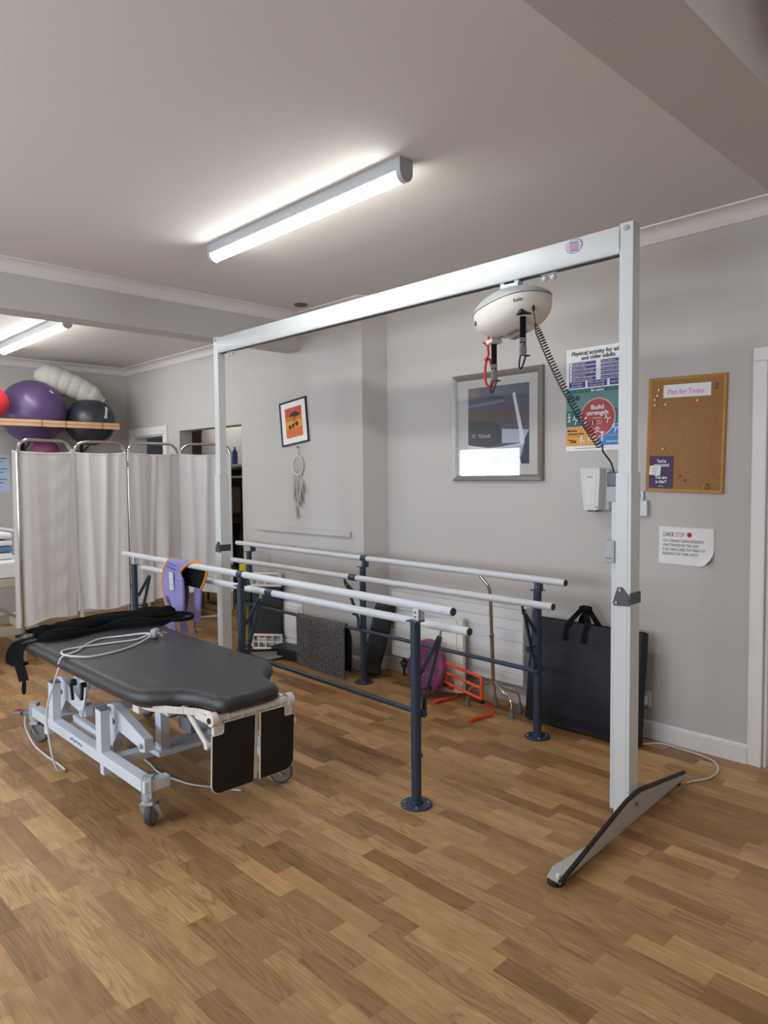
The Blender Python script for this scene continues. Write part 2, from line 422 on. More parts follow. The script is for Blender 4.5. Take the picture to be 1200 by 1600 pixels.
for i, (a, b) in enumerate(WINDOWS):
    w = MB()
    for x in ((a+.02, b-.02) if i == 0 else (a+.02, (a+b)/2, b-.02)): w.b2((x-.025, WY-.08, WZ0), (x+.025, WY-.03, WZ1), .004)
    for z in (WZ0+.02, WZ1-.02): w.b2((a, WY-.08, z-.025), (b, WY-.03, z+.025), .004)
    struct('window_%d' % (i+1), w, TRIM)
# ceiling beams
struct('trim_1', MB().b2((-4.83, WY, 2.467), (-4.64, YA+.02, CH)), WALL, smooth=0)
struct('trim_2', MB().b2((-.96, WY, 2.5), (-.715, YB, CH)), WALL, smooth=0)
# coved cornices
def cove(d=.085, h=.075):
    p = [(0, 0), (0, -h), (.008, -h), (.010, -h+.008)]
    for i in range(7):
        a = PI/2*i/6; p.append((.012+(d-.022)*(1-math.cos(a)), -h+.010+(h-.020)*math.sin(a)))
    return p+[(d-.004, -.008), (d, -.008), (d, 0)]
cp = cove()
struct('trim_3', MB().sweep(cp, [(XR, YB, CH), (-3.838, YB, CH), (-3.913, YA, CH), (-4.64, YA, CH), (-4.64, WY, CH)]), CORN, 40)
struct('trim_4', MB().sweep(cove(.085, .07), [(-4.83, YA, CL), (XL, YA, CL), (XL, WY, CL)]), CORN, 40)
# skirting
bp = [(0, 0), (.018, 0), (.018, .062), (.0135, .064), (.0135, .067), (.017, .069), (.017, .076), (.011, .079), (.011, .082), (.014, .084), (.011, .091), (.004, .095), (0, .095)]
struct('baseboard_back', MB().sweep(bp, [(-1.277, YB, 0), (-3.838, YB, 0), (-3.913, YA, 0), (D2[1]+.01, YA, 0)]), TRIM, 40)
struct('baseboard_left', MB().sweep(bp, [(XL, YA, 0), (XL, WY, 0)]), TRIM, 40)
# doors
def door_frame(i, D, y, wd=.07, out=.02, leaf=True):
    a, b, h = D; w = MB()
    for x0, x1 in ((a-wd, a), (b, b+wd)): w.b2((x0, y-out, 0), (x1, y-.0005, h), .005)
    w.b2((a-wd, y-out, h), (b+wd, y-.0005, h+wd), .005)
    w.b2((a+.0005, y+.002, 0), (a+.015, y+.14, h-.016)).b2((b-.015, y+.002, 0), (b-.0005, y+.14, h-.016)).b2((a+.0005, y+.002, h-.015), (b-.0005, y+.14, h-.0005))
    o = struct('door_%d' % i, w, TRIM, 0)
    return o
door_frame(1, D1, YA, .085)
d2 = door_frame(2, D3, YB, .066)
o = obj('door_leaf', MB().b2((D3[0]+.016, YB+.06, .006), (D3[1]-.016, YB+.1, D3[2]-.016), .003), TRIM, d2)
# rooms seen through the two openings
w = MB().b2((-9.5, 5.0, 0), (-5.3, 5.1, 2.4)).b2((-5.4, YA+.14, 0), (-5.3, 5.0, 2.4)).b2((-9.6, YA+.14, 0), (-9.5, 5.1, 2.4))
struct('wall_store', w, STORE, 0)
struct('trim_5', MB().b2((-9.4, 4.985, .75), (-5.4, 5.0, 1.40)), STOREBROWN, 0)
struct('ceiling_store', MB().b2((-9.5, YA+.14, 2.32), (-5.3, 5.1, 2.4)), STORE, 0)
struct('wall_partition', MB().b2((-7.2, YA+.14, 0), (-7.13, 4.06, 2.32)), STORE, 0)
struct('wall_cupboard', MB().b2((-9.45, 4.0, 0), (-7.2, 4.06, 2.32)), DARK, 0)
# painted batten, hatch
struct('trim_6', MB().b2((-5.31, YA-.022, .995), (-4.045, YA, 1.037), .003), WALL)
w = MB().b2((-4.97, YA-.012, .10), (-4.66, YA, .41), .004)
for lo, hi in (((-4.95, .12), (-4.68, .13)), ((-4.95, .38), (-4.68, .39)), ((-4.95, .12), (-4.94, .39)), ((-4.69, .12), (-4.68, .39)), ((-4.92, .15), (-4.71, .36))):
    w.b2((lo[0], YA-.018, lo[1]), (hi[0], YA-.008, hi[1]), .002)
struct('trim_7', w, TRIM)

# ================================================================== STRIP LIGHTS
def strip_light(x0, x1, y, zc, label, n=1):
    t = thing('strip_light', ((x0+x1)/2, y, zc), label, 'ceiling light', 'LED strip lights on the ceiling')
    obj('housing', MB().b2((x0, y-.037, zc-.0515), (x1, y+.037, zc), .003), LGREYPL, t)
    d = MB(); pr = []
    for i in range(13):
        a = PI*i/12; pr.append((math.cos(a)*.033, -.050-math.sin(a)*.042))
    pr = [(.033, -.046)]+pr+[(-.033, -.046)]
    d.prism([(x0+.02, y+p, zc+q) for p, q in pr], (x1-x0-.04, 0, 0))
    obj('diffuser', d, DIFFUSER, t)
    pr2 = [(.038, -.001)]+[(math.cos(PI*i/12)*.038, -.050-math.sin(PI*i/12)*.0445) for i in range(13)]+[(-.038, -.001)]
    for xa, xb in ((x0-.004, x0+.022), (x1-.022, x1+.004)):
        obj('end_cap', MB().prism([(xa, y+p, zc+q) for p, q in pr2], (xb-xa, 0, 0)), LGREYPL, t)
    return t
strip_light(-3.60, -2.09, 2.15, CH, 'long lit strip light above the hoist gantry, the larger of the two in view')
strip_light(-7.12, -5.55, 2.06, CL, 'lit strip light at the left edge, beyond the ceiling beam')
strip_light(-3.60, -2.09, -.95, CH, 'unseen strip light added behind the camera for general lighting')  # added lamp out of view, gives general light
strip_light(-7.12, -5.55, 1.25, CL, 'lit strip light in the bay beyond the beam, nearer than the one in view')
strip_light(-8.6, -7.5, 4.62, 2.32, 'unseen strip light added to brighten the room beyond the doorway')  # invented lamp, brightens the otherwise dark store room
strip_light(-.15, 1.35, 2.15, CH, 'unseen strip light added in the right bay to light the beam side')  # out-of-view lamp placed to light the right beam's near face
solo('ceiling_disc', MB().lathe([(.05, 0), (.052, -.006), (.04, -.012), (.001, -.013)], (-4.36, 3.34, CH), seg=28), mat('disc_brown', (92, 84, 80), .6),
     'small dark round disc on the ceiling by the beam corner', 'ceiling disc', (-4.36, 3.34, CH))

# ================================================================== HOIST GANTRY
g = thing('hoist_gantry', (-3.0, 2.75, 0), 'tall white freestanding hoist gantry with two posts, a top beam and splayed feet', 'gantry')
def post(x, sleeve_top, side):
    p = MB().b2((x-.03, 2.72, 1.2), (x+.03, 2.778, 2.457), .004)
    o = obj('post', p, GANTRY, g)
    obj('top_bolt', MB().cyl((x, 2.722, 2.433), (x, 2.714, 2.433), .0115, seg=20, bev=.001), GREYMET, o)
    s_ = MB().b2((x-.035, 2.712, .022), (x+.035, 2.79, sleeve_top), .004).b2((x-.02, 2.7105, .03), (x+.02, 2.713, sleeve_top-.004), .001)
    obj('sleeve', s_, GANTRY, g)
    k = MB()
    pl = [(-.02, .988), (.0, .99), (.028, .955), (.033, .915), (-.036, .911), (-.04, .925)] if side > 0 else [(.02, .988), (.0, .99), (-.028, .955), (-.033, .915), (.03, .911), (.03, .925)]
    k.prism([(x+a-.012*side*0, 2.7095, z) for a, z in pl], (0, -.004, 0))
    k.b2((x+.033, 2.705, .922), (x+.039, 2.792, .968), .001)
    o = obj('height_clamp', k, STEELDK, g)
    for a, z in ((-.006, .978), (-.022, .925)): obj('clamp_bolt', MB().cyl((x+a*side, 2.706, z), (x+a*side, 2.699, z), .006, seg=12), BOLT, o)
post(-1.4185, 1.457, 1); post(-4.555, 1.472, -1)
# beam, an extruded profile with a slot underneath
bpz = [(2.450, .024), (2.447, .030), (2.42, .034), (2.395, .036), (2.37, .034), (2.345, .030), (2.340, .026), (2.340, .006), (2.352, .006), (2.352, .018), (2.362, .018), (2.362, 0)]
prof = [(2.749-y, z) for z, y in bpz]+[(2.749+y, z) for z, y in reversed(bpz)]
obj('beam', MB().prism([(-4.527, y, z) for y, z in prof], (4.527-1.4475, 0, 0)), GANTRY, g, smooth=50)
obj('track_slot', MB().b2((-4.52, 2.738, 2.336), (-1.45, 2.760, 2.3405)), BLACKPL, g)
for x in (-4.40, -1.795):
    e = MB().b2((x-.04, 2.742, 2.333), (x+.04, 2.756, 2.339), .001)
    for dx in (-.022, .022): e.ball((x+dx, 2.749, 2.318), .014, nu=14, nv=8)
    obj('end_stop', e, WHITE, g)
st = MB().lathe([(.038, 0), (.038, .0008), (.001, .001)], (-1.65, 2.7135, 2.413), (0, -1, 0), 32, 0)
st.lathe([(.0345, 0), (.0345, .0012), (.001, .0013)], (-1.65, 2.7133, 2.413), (0, -1, 0), 32, 1)
for i, t in enumerate(('SAFETY', 'CHECK THE STRAPS', 'BEFORE USE', 'MAX LOAD', '200 KG')):
    st.b2((-1.65-.024+.003*abs(i-2), 2.7117, 2.433-i*.0105-.003), (-1.65+.024-.003*abs(i-2), 2.7121, 2.433-i*.0105+.003), m=2 if i in (1, 2, 3) else 3)
st.v = [Vector((-1.65+(v.x+1.65)*1.05, v.y, 2.413+(v.z-2.413)*.78)) for v in st.v]
obj('sticker', st, [mat('sticker_rim', (150, 140, 170), .6), mat('sticker_lilac', (206, 198, 216), .6), mat('sticker_pink', (190, 110, 140), .7), INKBLUE], g)['label'] = 'round lilac sticker'
def foot(p0, p1, peak, side, nm='foot'):
    """bent steel foot: upright triangular plate with a black edge strip, flat flange, two pads"""
    p0, p1 = Vector(p0), Vector(p1); d = (p1-p0).normalized(); n = Vector((-d.y, d.x, 0))*side
    q = lambda t, z: p0.lerp(p1, t)+Vector((0, 0, z))
    pts = [(0, .026), (.46, .132), (.58, .134), (1, .052)]
    top = [q(t, z) for t, z in pts]
    m_ = MB().prism([q(0, .02)]+top+[q(1, .02)], n*.004)
    a, b = q(0, .02), q(1, .02)
    fl = [a, q(.06, .02), q(.94, .02), b, b+n*.055-d*.01, q(.93, .02)+n*.078, q(.6, .02)+n*.03, q(.4, .02)+n*.03, q(.07, .02)+n*.078, a+n*.06+d*.01]
    m_.prism(fl, (0, 0, .004))
    o = obj(nm, m_, GREYMET, g)
    tt = []
    for i in range(3):
        for k in range(10): tt.append(top[i].lerp(top[i+1], k/10)+n*.002)
    tt.append(top[3]+n*.002)
    sm = [tt[0]]+[(tt[i-1]+tt[i]*2+tt[i+1])/4 for i in range(1, len(tt)-1)]+[tt[-1]]
    obj('edge_strip', MB().tube(sm, .009, 8), BLACK, o)
    for t in (.025, .97):
        c = q(t, 0)+n*.035
        obj('floor_pad', MB().lathe([(.03, 0), (.03, .012), (.022, .02), (.001, .0205)], c, seg=20), BLACK, o)
        obj('pad_stud', MB().lathe([(.008, .018), (.008, .036), (.001, .04)], c-n*.01, seg=10), CREAM, o)
    e = p0.lerp(p1, .54); obj('foot_bolt', MB().cyl(e+Vector((0, 0, .09))-n*.001, e+Vector((0, 0, .09))-n*.007, .008, seg=12), BOLT, o)
foot((-1.332, 2.12, 0), (-1.402, 3.285, 0), .13, 1)
foot((-4.645, 2.14, 0), (-4.715, 3.40, 0), .13, -1)
c = MB().b2((-1.497, 2.715, 1.335), (-1.452, 2.765, 1.401), .005)
o = obj('charging_dock', c, LGREYPL, g)
obj('dock_cap', MB().b2((-1.496, 2.717, 1.399), (-1.4535, 2.763, 1.46), .006), STEELDK, o)
obj('cable_duct', MB().b2((-1.472, 2.716, .05), (-1.4525, 2.75, 1.337), .002), WHITE, g)
o = obj('power_box', MB().b2((-1.498, 2.703, 1.085), (-1.4525, 2.76, 1.178), .005), LGREYPL, g)
obj('box_stripe', MB().b2((-1.49, 2.7015, 1.103), (-1.462, 2.704, 1.107)), GREYPL, o)

# ------------------------------------------------------------------ hoist unit on the beam
hx, hy, hz = -2.0, 2.752, 2.215
h = thing('hoist_unit', (hx, hy, 2.335), 'white egg-shaped hoist motor unit hanging from the gantry beam', 'hoist')
ang = math.radians(160); A = Vector((math.cos(ang), math.sin(ang), 0)); Bv = Vector((-A.y, A.x, 0)); RH = Matrix((A, Bv, Vector((0, 0, 1)))).transposed() @ Matrix.Rotation(math.radians(4.5), 3, 'Y')
def egg(p):
    t = p.x/.225
    p = p.copy(); p.y *= 1-.12*t*t; 
    if p.z < 0: p.z *= 1-.10*abs(t)
    return p
def superball(mb, c, r, e=.62, z0=-2, z1=2, m=0, nu=48, nv=24):
    vs = []; fs = []
    sg = lambda v, k: math.copysign(abs(v)**k, v)
    for i in range(nv+1):
        b = -PI/2+PI*i/nv
        for k in range(nu):
            a = 2*PI*k/nu
            p = Vector((sg(math.cos(b), .75)*sg(math.cos(a), .78)*r[0], sg(math.cos(b), .75)*sg(math.sin(a), .78)*r[1], sg(math.sin(b), .72)*r[2]))
            t = p.x/r[0]
            if p.z < 0: p.z *= 1-.22*t*t
            else: p.z *= 1-.35*t*t
            p.z = max(z0, min(z1, p.z)); vs.append(Vector(c)+RH @ p)
    for i in range(nv):
        for k in range(nu): l = (k+1) % nu; fs.append((i*nu+k, i*nu+l, (i+1)*nu+l, (i+1)*nu+k))
    mb.add(vs, fs, m); return mb
body = superball(MB(), (hx, hy, hz), (.228, .128, .116), z1=.012)
obj('body_shell', body, CREAM, h, 60)
obj('top_cover', superball(MB(), (hx, hy, hz+.002), (.2295, .1295, .082), z0=.013), LGREYPL, h, 60)
tr = MB().b2((hx-.05, hy-.02, 2.285), (hx+.05, hy+.02, 2.332), .006)
for dx in (-.04, .04): tr.cyl((hx+dx, hy-.018, 2.334), (hx+dx, hy+.018, 2.334), .012, seg=14)
obj('trolley', tr, WHITE, h)
def hp(a, b, z): return Vector((hx, hy, hz))+RH @ Vector((a, b, z))
for s_, zt in ((1, -.075), (-1, -.06)):
    red = s_ > 0; sd_ = -1 if Bv.y > 0 else 1; e0 = hp(.15, 0, -.022) if red else hp(-.165, sd_*.05, .022)
    obj('strap_guide', MB().box(e0+Vector((0, 0, -.088)), (.055, .06, .022), RH, .005), CREAM if red else BLACKPL, h)
    zb = e0.z-.245
    sp = MB().box((e0+Vector((0, 0, -.132))), (.008, .026, .20), Matrix.Rotation(math.radians(-45), 3, 'Z'), .002)
    o = obj('lift_strap', sp, BLACKCL, h)
    obj('strap_sleeve', MB().box(e0+Vector((0, 0, -.205)), (.014, .03, .02), Matrix.Rotation(math.radians(-45), 3, 'Z'), .003), GREYPL, o)
    hk = MB().box(e0+Vector((0, 0, -.25)), (.022, .032, .05), Matrix.Rotation(math.radians(-45), 3, 'Z'), .009)
    hk.ball(e0+Vector((0, 0, -.228)), (.012, .014, .012))
    o2 = obj('carabiner_body', hk, GREYPL, h)
    dr = Vector((.72, .69, 0)); c0 = e0+Vector((0, 0, -.27))
    lp = [c0+dr*.012, c0+dr*.008+Vector((0, 0, -.02)), c0-dr*.006+Vector((0, 0, -.058)), c0-dr*.016+Vector((0, 0, -.052)), c0-dr*.014+Vector((0, 0, -.02)), c0-dr*.010]
    obj('carabiner_hook', MB().tube(catmull(lp, 6), .0042, 8), BLACKPL, h)
    obj('carabiner_latch', MB().cyl(c0+dr*.004+Vector((0, 0, -.004)), c0+dr*.03+Vector((0, 0, -.004)), .004, seg=8), BLACKPL, h)
    if red:
        r0 = hp(.19, .012, -.075); dr = Vector((.72, .69, 0))
        V = lambda a, z: r0+dr*a+Vector((0, 0, z))
        rp = [V(.004, 0), V(.002, -.03), V(0, -.06), V(.003, -.085), V(-.004, -.105), V(-.012, -.14), V(-.014, -.19), V(-.008, -.228), V(.008, -.24), V(.026, -.228), V(.026, -.19), V(.016, -.14), V(.006, -.105)]
        rd = MB().tube(catmull(rp, 6), .0058, 8).tube(catmull([V(.001, -.05), V(-.012, -.036), V(-.024, -.03)], 4), .005, 8)
        rd.box(V(-.008, -.11), (.018, .018, .014), None, .004)
        obj('emergency_cord', rd, RED, h)['label'] = 'red looped pull cord'
R2 = -A  # end that faces the posts
lb = MB(); fr = hp(-.155, -.126*0, 0)
# lettering on the side that faces the camera
sn = Bv if Bv.y < 0 else -Bv
rt = -A
def skin(a, z):
    inv = RH.transposed(); best = 0
    for v in body.v:
        q = inv @ (v-Vector((hx, hy, hz)))
        if abs(q.x-a) < .02 and abs(q.z-z) < .012: best = max(best, abs(q.y))
    return best
rz_ = RH @ Vector((0, 0, 1)); sg_ = 1 if Bv.y < 0 else -1
ya_, yb_ = skin(-.172, -.018), skin(-.208, -.018)
pa_, pb_ = hp(-.172, sg_*ya_, -.028), hp(-.208, sg_*yb_, -.028)
lb.text('Robin', pa_, pb_-pa_, rz_, .022, width=.042, align='LEFT', lift=.002, bold=.03)
obj('lettering', lb, INK, h)
seam = []
lg = MB()
c_ = hp(.135, sg_*skin(.135, -.035), -.035)-sn*.003; nn = (sn*.93+A*.36).normalized(); rr = Vector((0, 0, 1)).cross(nn).normalized()
lg.lathe([(.011, 0), (.011, .006), (.001, .0065)], c_, nn, 20, 0).box(c_+nn*.0068, (.004, .0008, .012), Matrix((rr, nn, Vector((0, 0, 1)))).transposed() @ Matrix.Rotation(.5, 3, 'Y'), m=1)
obj('badge', lg, [INKBLUE, PWHITE], h)
def under(a, b):
    inv = RH.transposed(); best = 0
    for v in body.v:
        q = inv @ (v-Vector((hx, hy, hz)))
        if abs(q.x-a) < .03 and abs(q.y-b) < .03: best = max(best, -q.z)
    return best
un = MB()
for a, b, la, lb_ in ((.05, -.05, .05, .03), (-.02, -.03, .10, .012), (-.03, .02, .08, .03), (.06, .03, .05, .02)):
    un.box(hp(a, b, -under(a, b)-.0005), (la, lb_, .003), RH)
obj('underside_label', un, mat('label_grey', (150, 148, 150), .7), h)
# coiled charging cord
sx = hp(-.205, 0, -.05)+sn*.03
pts = [sx, sx+Vector((.012, -.004, -.05)), sx+Vector((.016, -.006, -.075))]
cs = Vector(pts[-1]); ce = Vector((-1.515, 2.70, 1.565)); turns = 46; hel = []
mid = cs.lerp(ce, .5)+Vector((-.02, 0, -.05))
for i in range(turns*10+1):
    t = i/(turns*10); tt = t**1.18
    c = cs*(1-tt)**2+mid*2*tt*(1-tt)+ce*tt*tt
    d = ((mid-cs)*2*(1-tt)+(ce-mid)*2*tt).normalized(); n1 = d.cross(Vector((0, 1, 0))).normalized(); n2 = d.cross(n1)
    a = 2*PI*turns*t; rr_ = .0135*min(1, 8*t+.2)
    hel.append(c+n1*math.cos(a)*rr_+n2*math.sin(a)*rr_)
cd = MB().tube(pts+hel, .0026, 6)
cd.tube(catmull([hel[-1], ce+Vector((.012, 0, -.02)), (-1.487, 2.735, 1.50), (-1.476, 2.74, 1.458)], 6), .0038, 6)
cd.cyl(sx+Vector((0, 0, .012)), sx+Vector((.004, 0, -.02)), .008, .005, seg=10)
obj('coiled_cord', cd, BLACKPL, h)['label'] = 'black coiled charging cord'

# ================================================================== PARALLEL BARS
def bars(name, label, posts, ya, yb, za, zb, xa, xb, inn, cross_z, cx):
    """posts: three (x,y); ya/yb: (left,right) y of top and child rail; inn: +1 if the child rail lies towards +Y"""
    t = thing(name, (posts[1][0], posts[1][1], 0), label, 'parallel bar', 'white topped parallel bars on navy posts')
    rail = MB().cyl((xa[0], ya[0], za), (xa[1], ya[1], za), .0195, seg=28, bev=.003); o = obj('top_rail', rail, WHITE, t)
    dx = Vector((xa[1]-xa[0], ya[1]-ya[0], 0)).normalized()
    e = Vector((xa[1], ya[1], za)); obj('rail_cap', MB().cyl(e-dx*.001, e+dx*.004, .0165, seg=24), BLACKPL, o)
    rail = MB().cyl((xb[0], yb[0], zb), (xb[1], yb[1], zb), .0195, seg=28, bev=.003); o2 = obj('child_rail', rail, WHITE, t)
    e = Vector((xb[1], yb[1], zb)); obj('rail_cap', MB().cyl(e-dx*.001, e+dx*.004, .0165, seg=24), BLACKPL, o2)
    fa = lambda x: ya[0]+(ya[1]-ya[0])*(x-xa[0])/(xa[1]-xa[0]); fb = lambda x: yb[0]+(yb[1]-yb[0])*(x-xb[0])/(xb[1]-xb[0])
    for i, (x, y) in enumerate(posts):
        o = obj('post', MB().cyl((x, y, 0), (x, y, .818), .0225, seg=24), NAVY, t)
        fl = MB().lathe([(.07, 0), (.07, .006), (.066, .009), (.03, .010), (.028, .022), (.023, .024), (.001, .024)], (x, y, 0), seg=36)
        of = obj('floor_flange', fl, NAVY, t)
        for k in range(4):
            a = PI/4+k*PI/2; obj('bolt', MB().lathe([(.008, .008), (.008, .014), (.006, .016), (.001, .0165)], (x+.052*math.cos(a), y+.052*math.sin(a), 0), seg=8), BOLT, of)
        cp_ = MB().box((x, y, .82), (.062, .056, .006), None, .001)
        obj('top_plate', cp_, NAVY, t)
        s_ = inn
        br = MB().b2((x-.004+.02, min(fa(x)-.02, fa(x)+.02), .822), (x+.024, max(fa(x)-.018, fa(x)+.018), za-.012), .001)
        br.b2((x-.012, fa(x)-.018, .824), (x+.024, fa(x)-.012, za-.012), .001)
        ob_ = obj('rail_bracket', br, WHITE if (i != 1 and inn > 0) else NAVY, t)
        for zz in (.838, .858): obj('bracket_bolt', MB().cyl((x+.004, fa(x)-.019, zz), (x+.004, fa(x)-.023, zz), .005, seg=8), BOLT, ob_)
        if i == 1:
            obj('joint_sleeve', MB().cyl((x-.03, fa(x-.03), za), (x+.03, fa(x+.03), za), .0222, seg=24, bev=.002), NAVY, t)
            xj = x+.10; obj('joint_sleeve', MB().cyl((xj-.035, fb(xj-.035), zb), (xj+.035, fb(xj+.035), zb), .0222, seg=24, bev=.002), NAVY, t)
        # folding struts to the child rail
        yr = fb(x); sy = 1 if yr > y else -1
        tg = MB().bar((x+.006, yr, zb-.015), (x+.006, yr-sy*.012, zb-.065), .018, .004, (1, 0, 0), .001)
        obj('rail_tab', tg, WHITE if inn > 0 else NAVY, t)
        for sgn in (0,):
            a1 = Vector((x+.004, yr-sy*.010, zb-.045)); b1 = Vector((x+.012, y+sy*.022, .585))
            oa = obj('strut', MB().bar(a1, b1, .022, .007, (1, 0, 0), .001), NAVY, t)
            obj('strut_pin', MB().cyl(b1+Vector((-.008, 0, 0)), b1+Vector((.012, 0, 0)), .006, seg=10), BOLT, oa)
            b2_ = Vector((x+.006, y+sy*.05, .46))
            oa = obj('strut', MB().bar(a1+Vector((.008, 0, 0)), b2_, .022, .006, (1, 0, 0), .001), NAVY, t)
            obj('strut_pin', MB().cyl(a1+Vector((-.004, 0, -.01)), a1+Vector((.016, 0, -.01)), .006, seg=10), BOLT, oa)
            obj('slide_bar', MB().b2((x-.006, y+sy*.05-.006, .39), (x+.014, y+sy*.05+.006, .47), .001).b2((x-.004, min(y, y+sy*.05), .395), (x+.008, max(y, y+sy*.05), .41), .001), NAVY, t)
        if i != 1 or inn < 0:
            kn = MB().cyl((x, y, .515), (x+.0, y+sy*.085, .505), .0045, seg=8); c = Vector((x, y+sy*.085, .505))
            for k in range(6): kn.cyl(c, c+Vector((math.cos(k*PI/3), 0, math.sin(k*PI/3)))*.017, .006, seg=8)
            kn.cyl(c-Vector((0, .008, 0)), c+Vector((0, .008, 0)), .012, seg=14)
            obj('star_knob', kn, BLACKPL, t)
        obj('hook', MB().tube([(x+.02, y, .24), (x+.036, y-.002, .24), (x+.036, y-.002, .225)], .004, 6), NAVY, t)
    y0, y1 = posts[cx[0]][1], posts[cx[1]][1]; off = .03*inn
    cr = MB().cyl((posts[cx[0]][0]-.03, y0+off, cross_z), (posts[cx[1]][0]+.03, y1+off, cross_z), .0125, seg=18, bev=.002)
    obj('cross_tube', cr, NAVY, t)
    for k in cx: obj('tube_clamp', MB().cyl((posts[k][0]-.024, posts[k][1]+off, cross_z), (posts[k][0]+.024, posts[k][1]+off, cross_z), .017, seg=16, bev=.002), NAVY, t)
    return t
bars('parallel_bar', 'white topped parallel bar nearest the couch, with a sling hung over its left end',
     [(-5.06, 2.305, 0)[:2], (-3.585, 2.275), (-2.137, 2.238)], (2.318, 2.248), (2.432, 2.397), .885, .772, (-5.255, -1.93), (-5.19, -1.965), 1, .405, (1, 2))
bars('parallel_bar', 'white topped parallel bar farther back, in front of the radiator and black bag',
     [(-5.19, 3.385), (-3.70, 3.345), (-2.228, 3.305)], (3.43, 3.30), (3.185, 3.15), .877, .772, (-5.45, -2.05), (-5.17, -2.03), -1, .378, (0, 2))

# ================================================================== TREATMENT COUCH
t = thing('treatment_couch', (-3.4, 1.62, 0), 'black padded treatment couch on a pale wheeled steel frame with black footplates', 'couch')
ctl = [(-4.30, 1.265), (-3.9, 1.262), (-3.4, 1.26), (-2.95, 1.262), (-2.83, 1.272), (-2.775, 1.30), (-2.735, 1.345), (-2.69, 1.40), (-2.62, 1.438), (-2.55, 1.452), (-2.50, 1.462), (-2.462, 1.495), (-2.462, 1.56), (-2.462, 1.68),
       (-2.472, 1.738), (-2.51, 1.77), (-2.56, 1.782), (-2.62, 1.797), (-2.685, 1.825), (-2.735, 1.875), (-2.775, 1.925), (-2.83, 1.956), (-2.95, 1.966), (-3.4, 1.972), (-3.9, 1.987), (-4.30, 1.987), (-4.345, 1.975), (-4.358, 1.93), (-4.358, 1.62), (-4.358, 1.32), (-4.345, 1.278)]
ol = catmull([(a, b, 0) for a, b in ctl], 5, True); n = len(ol); vs = []; fs = []; rings = []
nor = []
for i in range(n):
    d = (ol[(i+1) % n]-ol[i-1]).normalized(); nor.append(Vector((d.y, -d.x, 0)))
for inset, z in ((.03, .510), (.006, .512), (0, .520), (-.002, .536), (.002, .552), (.010, .564), (.020, .571), (.034, .574), (.037, .574)):
    rings.append([ol[i]-nor[i]*inset+Vector((0, 0, z)) for i in range(n)])
pad = MB(); flat_ = [p for r in rings for p in r]
for i in range(len(rings)-1):
    for k in range(n): l = (k+1) % n; fs.append((i*n+k, i*n+l, (i+1)*n+l, (i+1)*n+k))
fs.append(tuple(range(n-1, -1, -1))); fs.append(tuple((len(rings)-1)*n+k for k in range(n)))
pad.add(flat_, fs); obj('padded_top', pad, VINYL, t, 60)
# board and rails under the pad
bd = MB().prism([ol[i]-nor[i]*.03+Vector((0, 0, .497)) for i in range(n)], (0, 0, .014)); obj('top_board', bd, STEELDK, t)
uf = MB()
for y in (1.40, 1.85): uf.b2((-4.2, y-.018, .455), (-2.75, y+.018, .497), .004)
for x in (-4.15, -3.45, -2.80): uf.b2((x-.02, 1.40, .457), (x+.02, 1.85, .495), .004)
obj('upper_frame', uf, COUCHW, t)
# curved front frame under the tongue
cf = MB()
for sg, yc in ((-1, 1.33), (1, 1.92)):
    q = [(-2.90, yc, .49), (-2.80, yc+.0*sg, .495), (-2.70, yc-sg*.05, .497), (-2.60, yc-sg*.11, .497), (-2.53, yc-sg*.13, .495)]
    pts = catmull(q, 5)
    for a, b in zip(pts, pts[1:]): cf.bar(a, b, .006, .03)
    cf.b2((-2.93, yc-.02, .455), (-2.87, yc+.02, .488), .003)
obj('front_frame', cf, CREAM, t)
# base
for y in (1.30, 1.925):
    obj('base_rail', MB().b2((-4.12, y-.026, .155), (-2.755, y+.026, .207), .004), COUCHW, t)
for x in (-3.93, -3.165): obj('cross_beam', MB().b2((x-.03, 1.30, .145), (x+.03, 1.925, .19), .003), COUCHW, t)
for x in (-3.93, -3.20):
    for y in (1.30, 1.925): obj('rail_stub', MB().b2((x-.02, y-.02, .105), (x+.02, y+.02, .157), .002), COUCHW, t)
for y, s_ in ((1.30, 1), (1.925, -1)): obj('end_stub', MB().b2((-2.80, min(y, y+s_*.09), .158), (-2.756, max(y, y+s_*.09), .204), .003), COUCHW, t)
for x in (-3.835, -3.225):
    for y in (1.30, 1.925):
        o = obj('upright', MB().b2((x-.03, y-.022, .2), (x+.03, y+.022, .40), .003), COUCHW, t)
        obj('upright_cap', MB().b2((x-.031, y-.023, .398), (x+.031, y+.023, .405), .002), GREYPL, o)
def arm(x0, y, flip):
    """boxed lever arm with a V cut"""
    pl = [(0, .385), (.06, .395), (.385, .312), (.385, .255), (.33, .245), (.33, .262), (.125, .285), (.05, .205), (.05, .165), (.012, .158)]
    m_ = MB().prism([(x0+a, y-.02, z) for a, z in pl], (0, .04, 0)); o = obj('lever_arm', m_, COUCHW, t)
    h_ = MB().prism([(x0+.055, y-.0205, .335), (x0+.085, y-.0205, .318), (x0+.055, y-.0205, .295)], (0, .001, 0)); obj('arm_hole', h_, STEELDK, o)
    for a, z in ((.03, .37), (.36, .278), (.03, .185)): obj('pivot_pin', MB().cyl((x0+a, y-.07 if z > .3 else y-.035, z), (x0+a, y+.03, z), .012, seg=12, bev=.003), LGREYPL, o)
for x0 in (-3.325, -3.985):
    for y in (1.385, 1.84): arm(x0, y, 1)
ln = MB()
for y in (1.385, 1.84):
    ln.bar((-3.64, y-.025, .255), (-3.545, y-.025, .45), .035, .012, (0, 1, 0))
    ln.bar((-3.78, y-.002, .20), (-3.30, y-.002, .18), .03, .05)
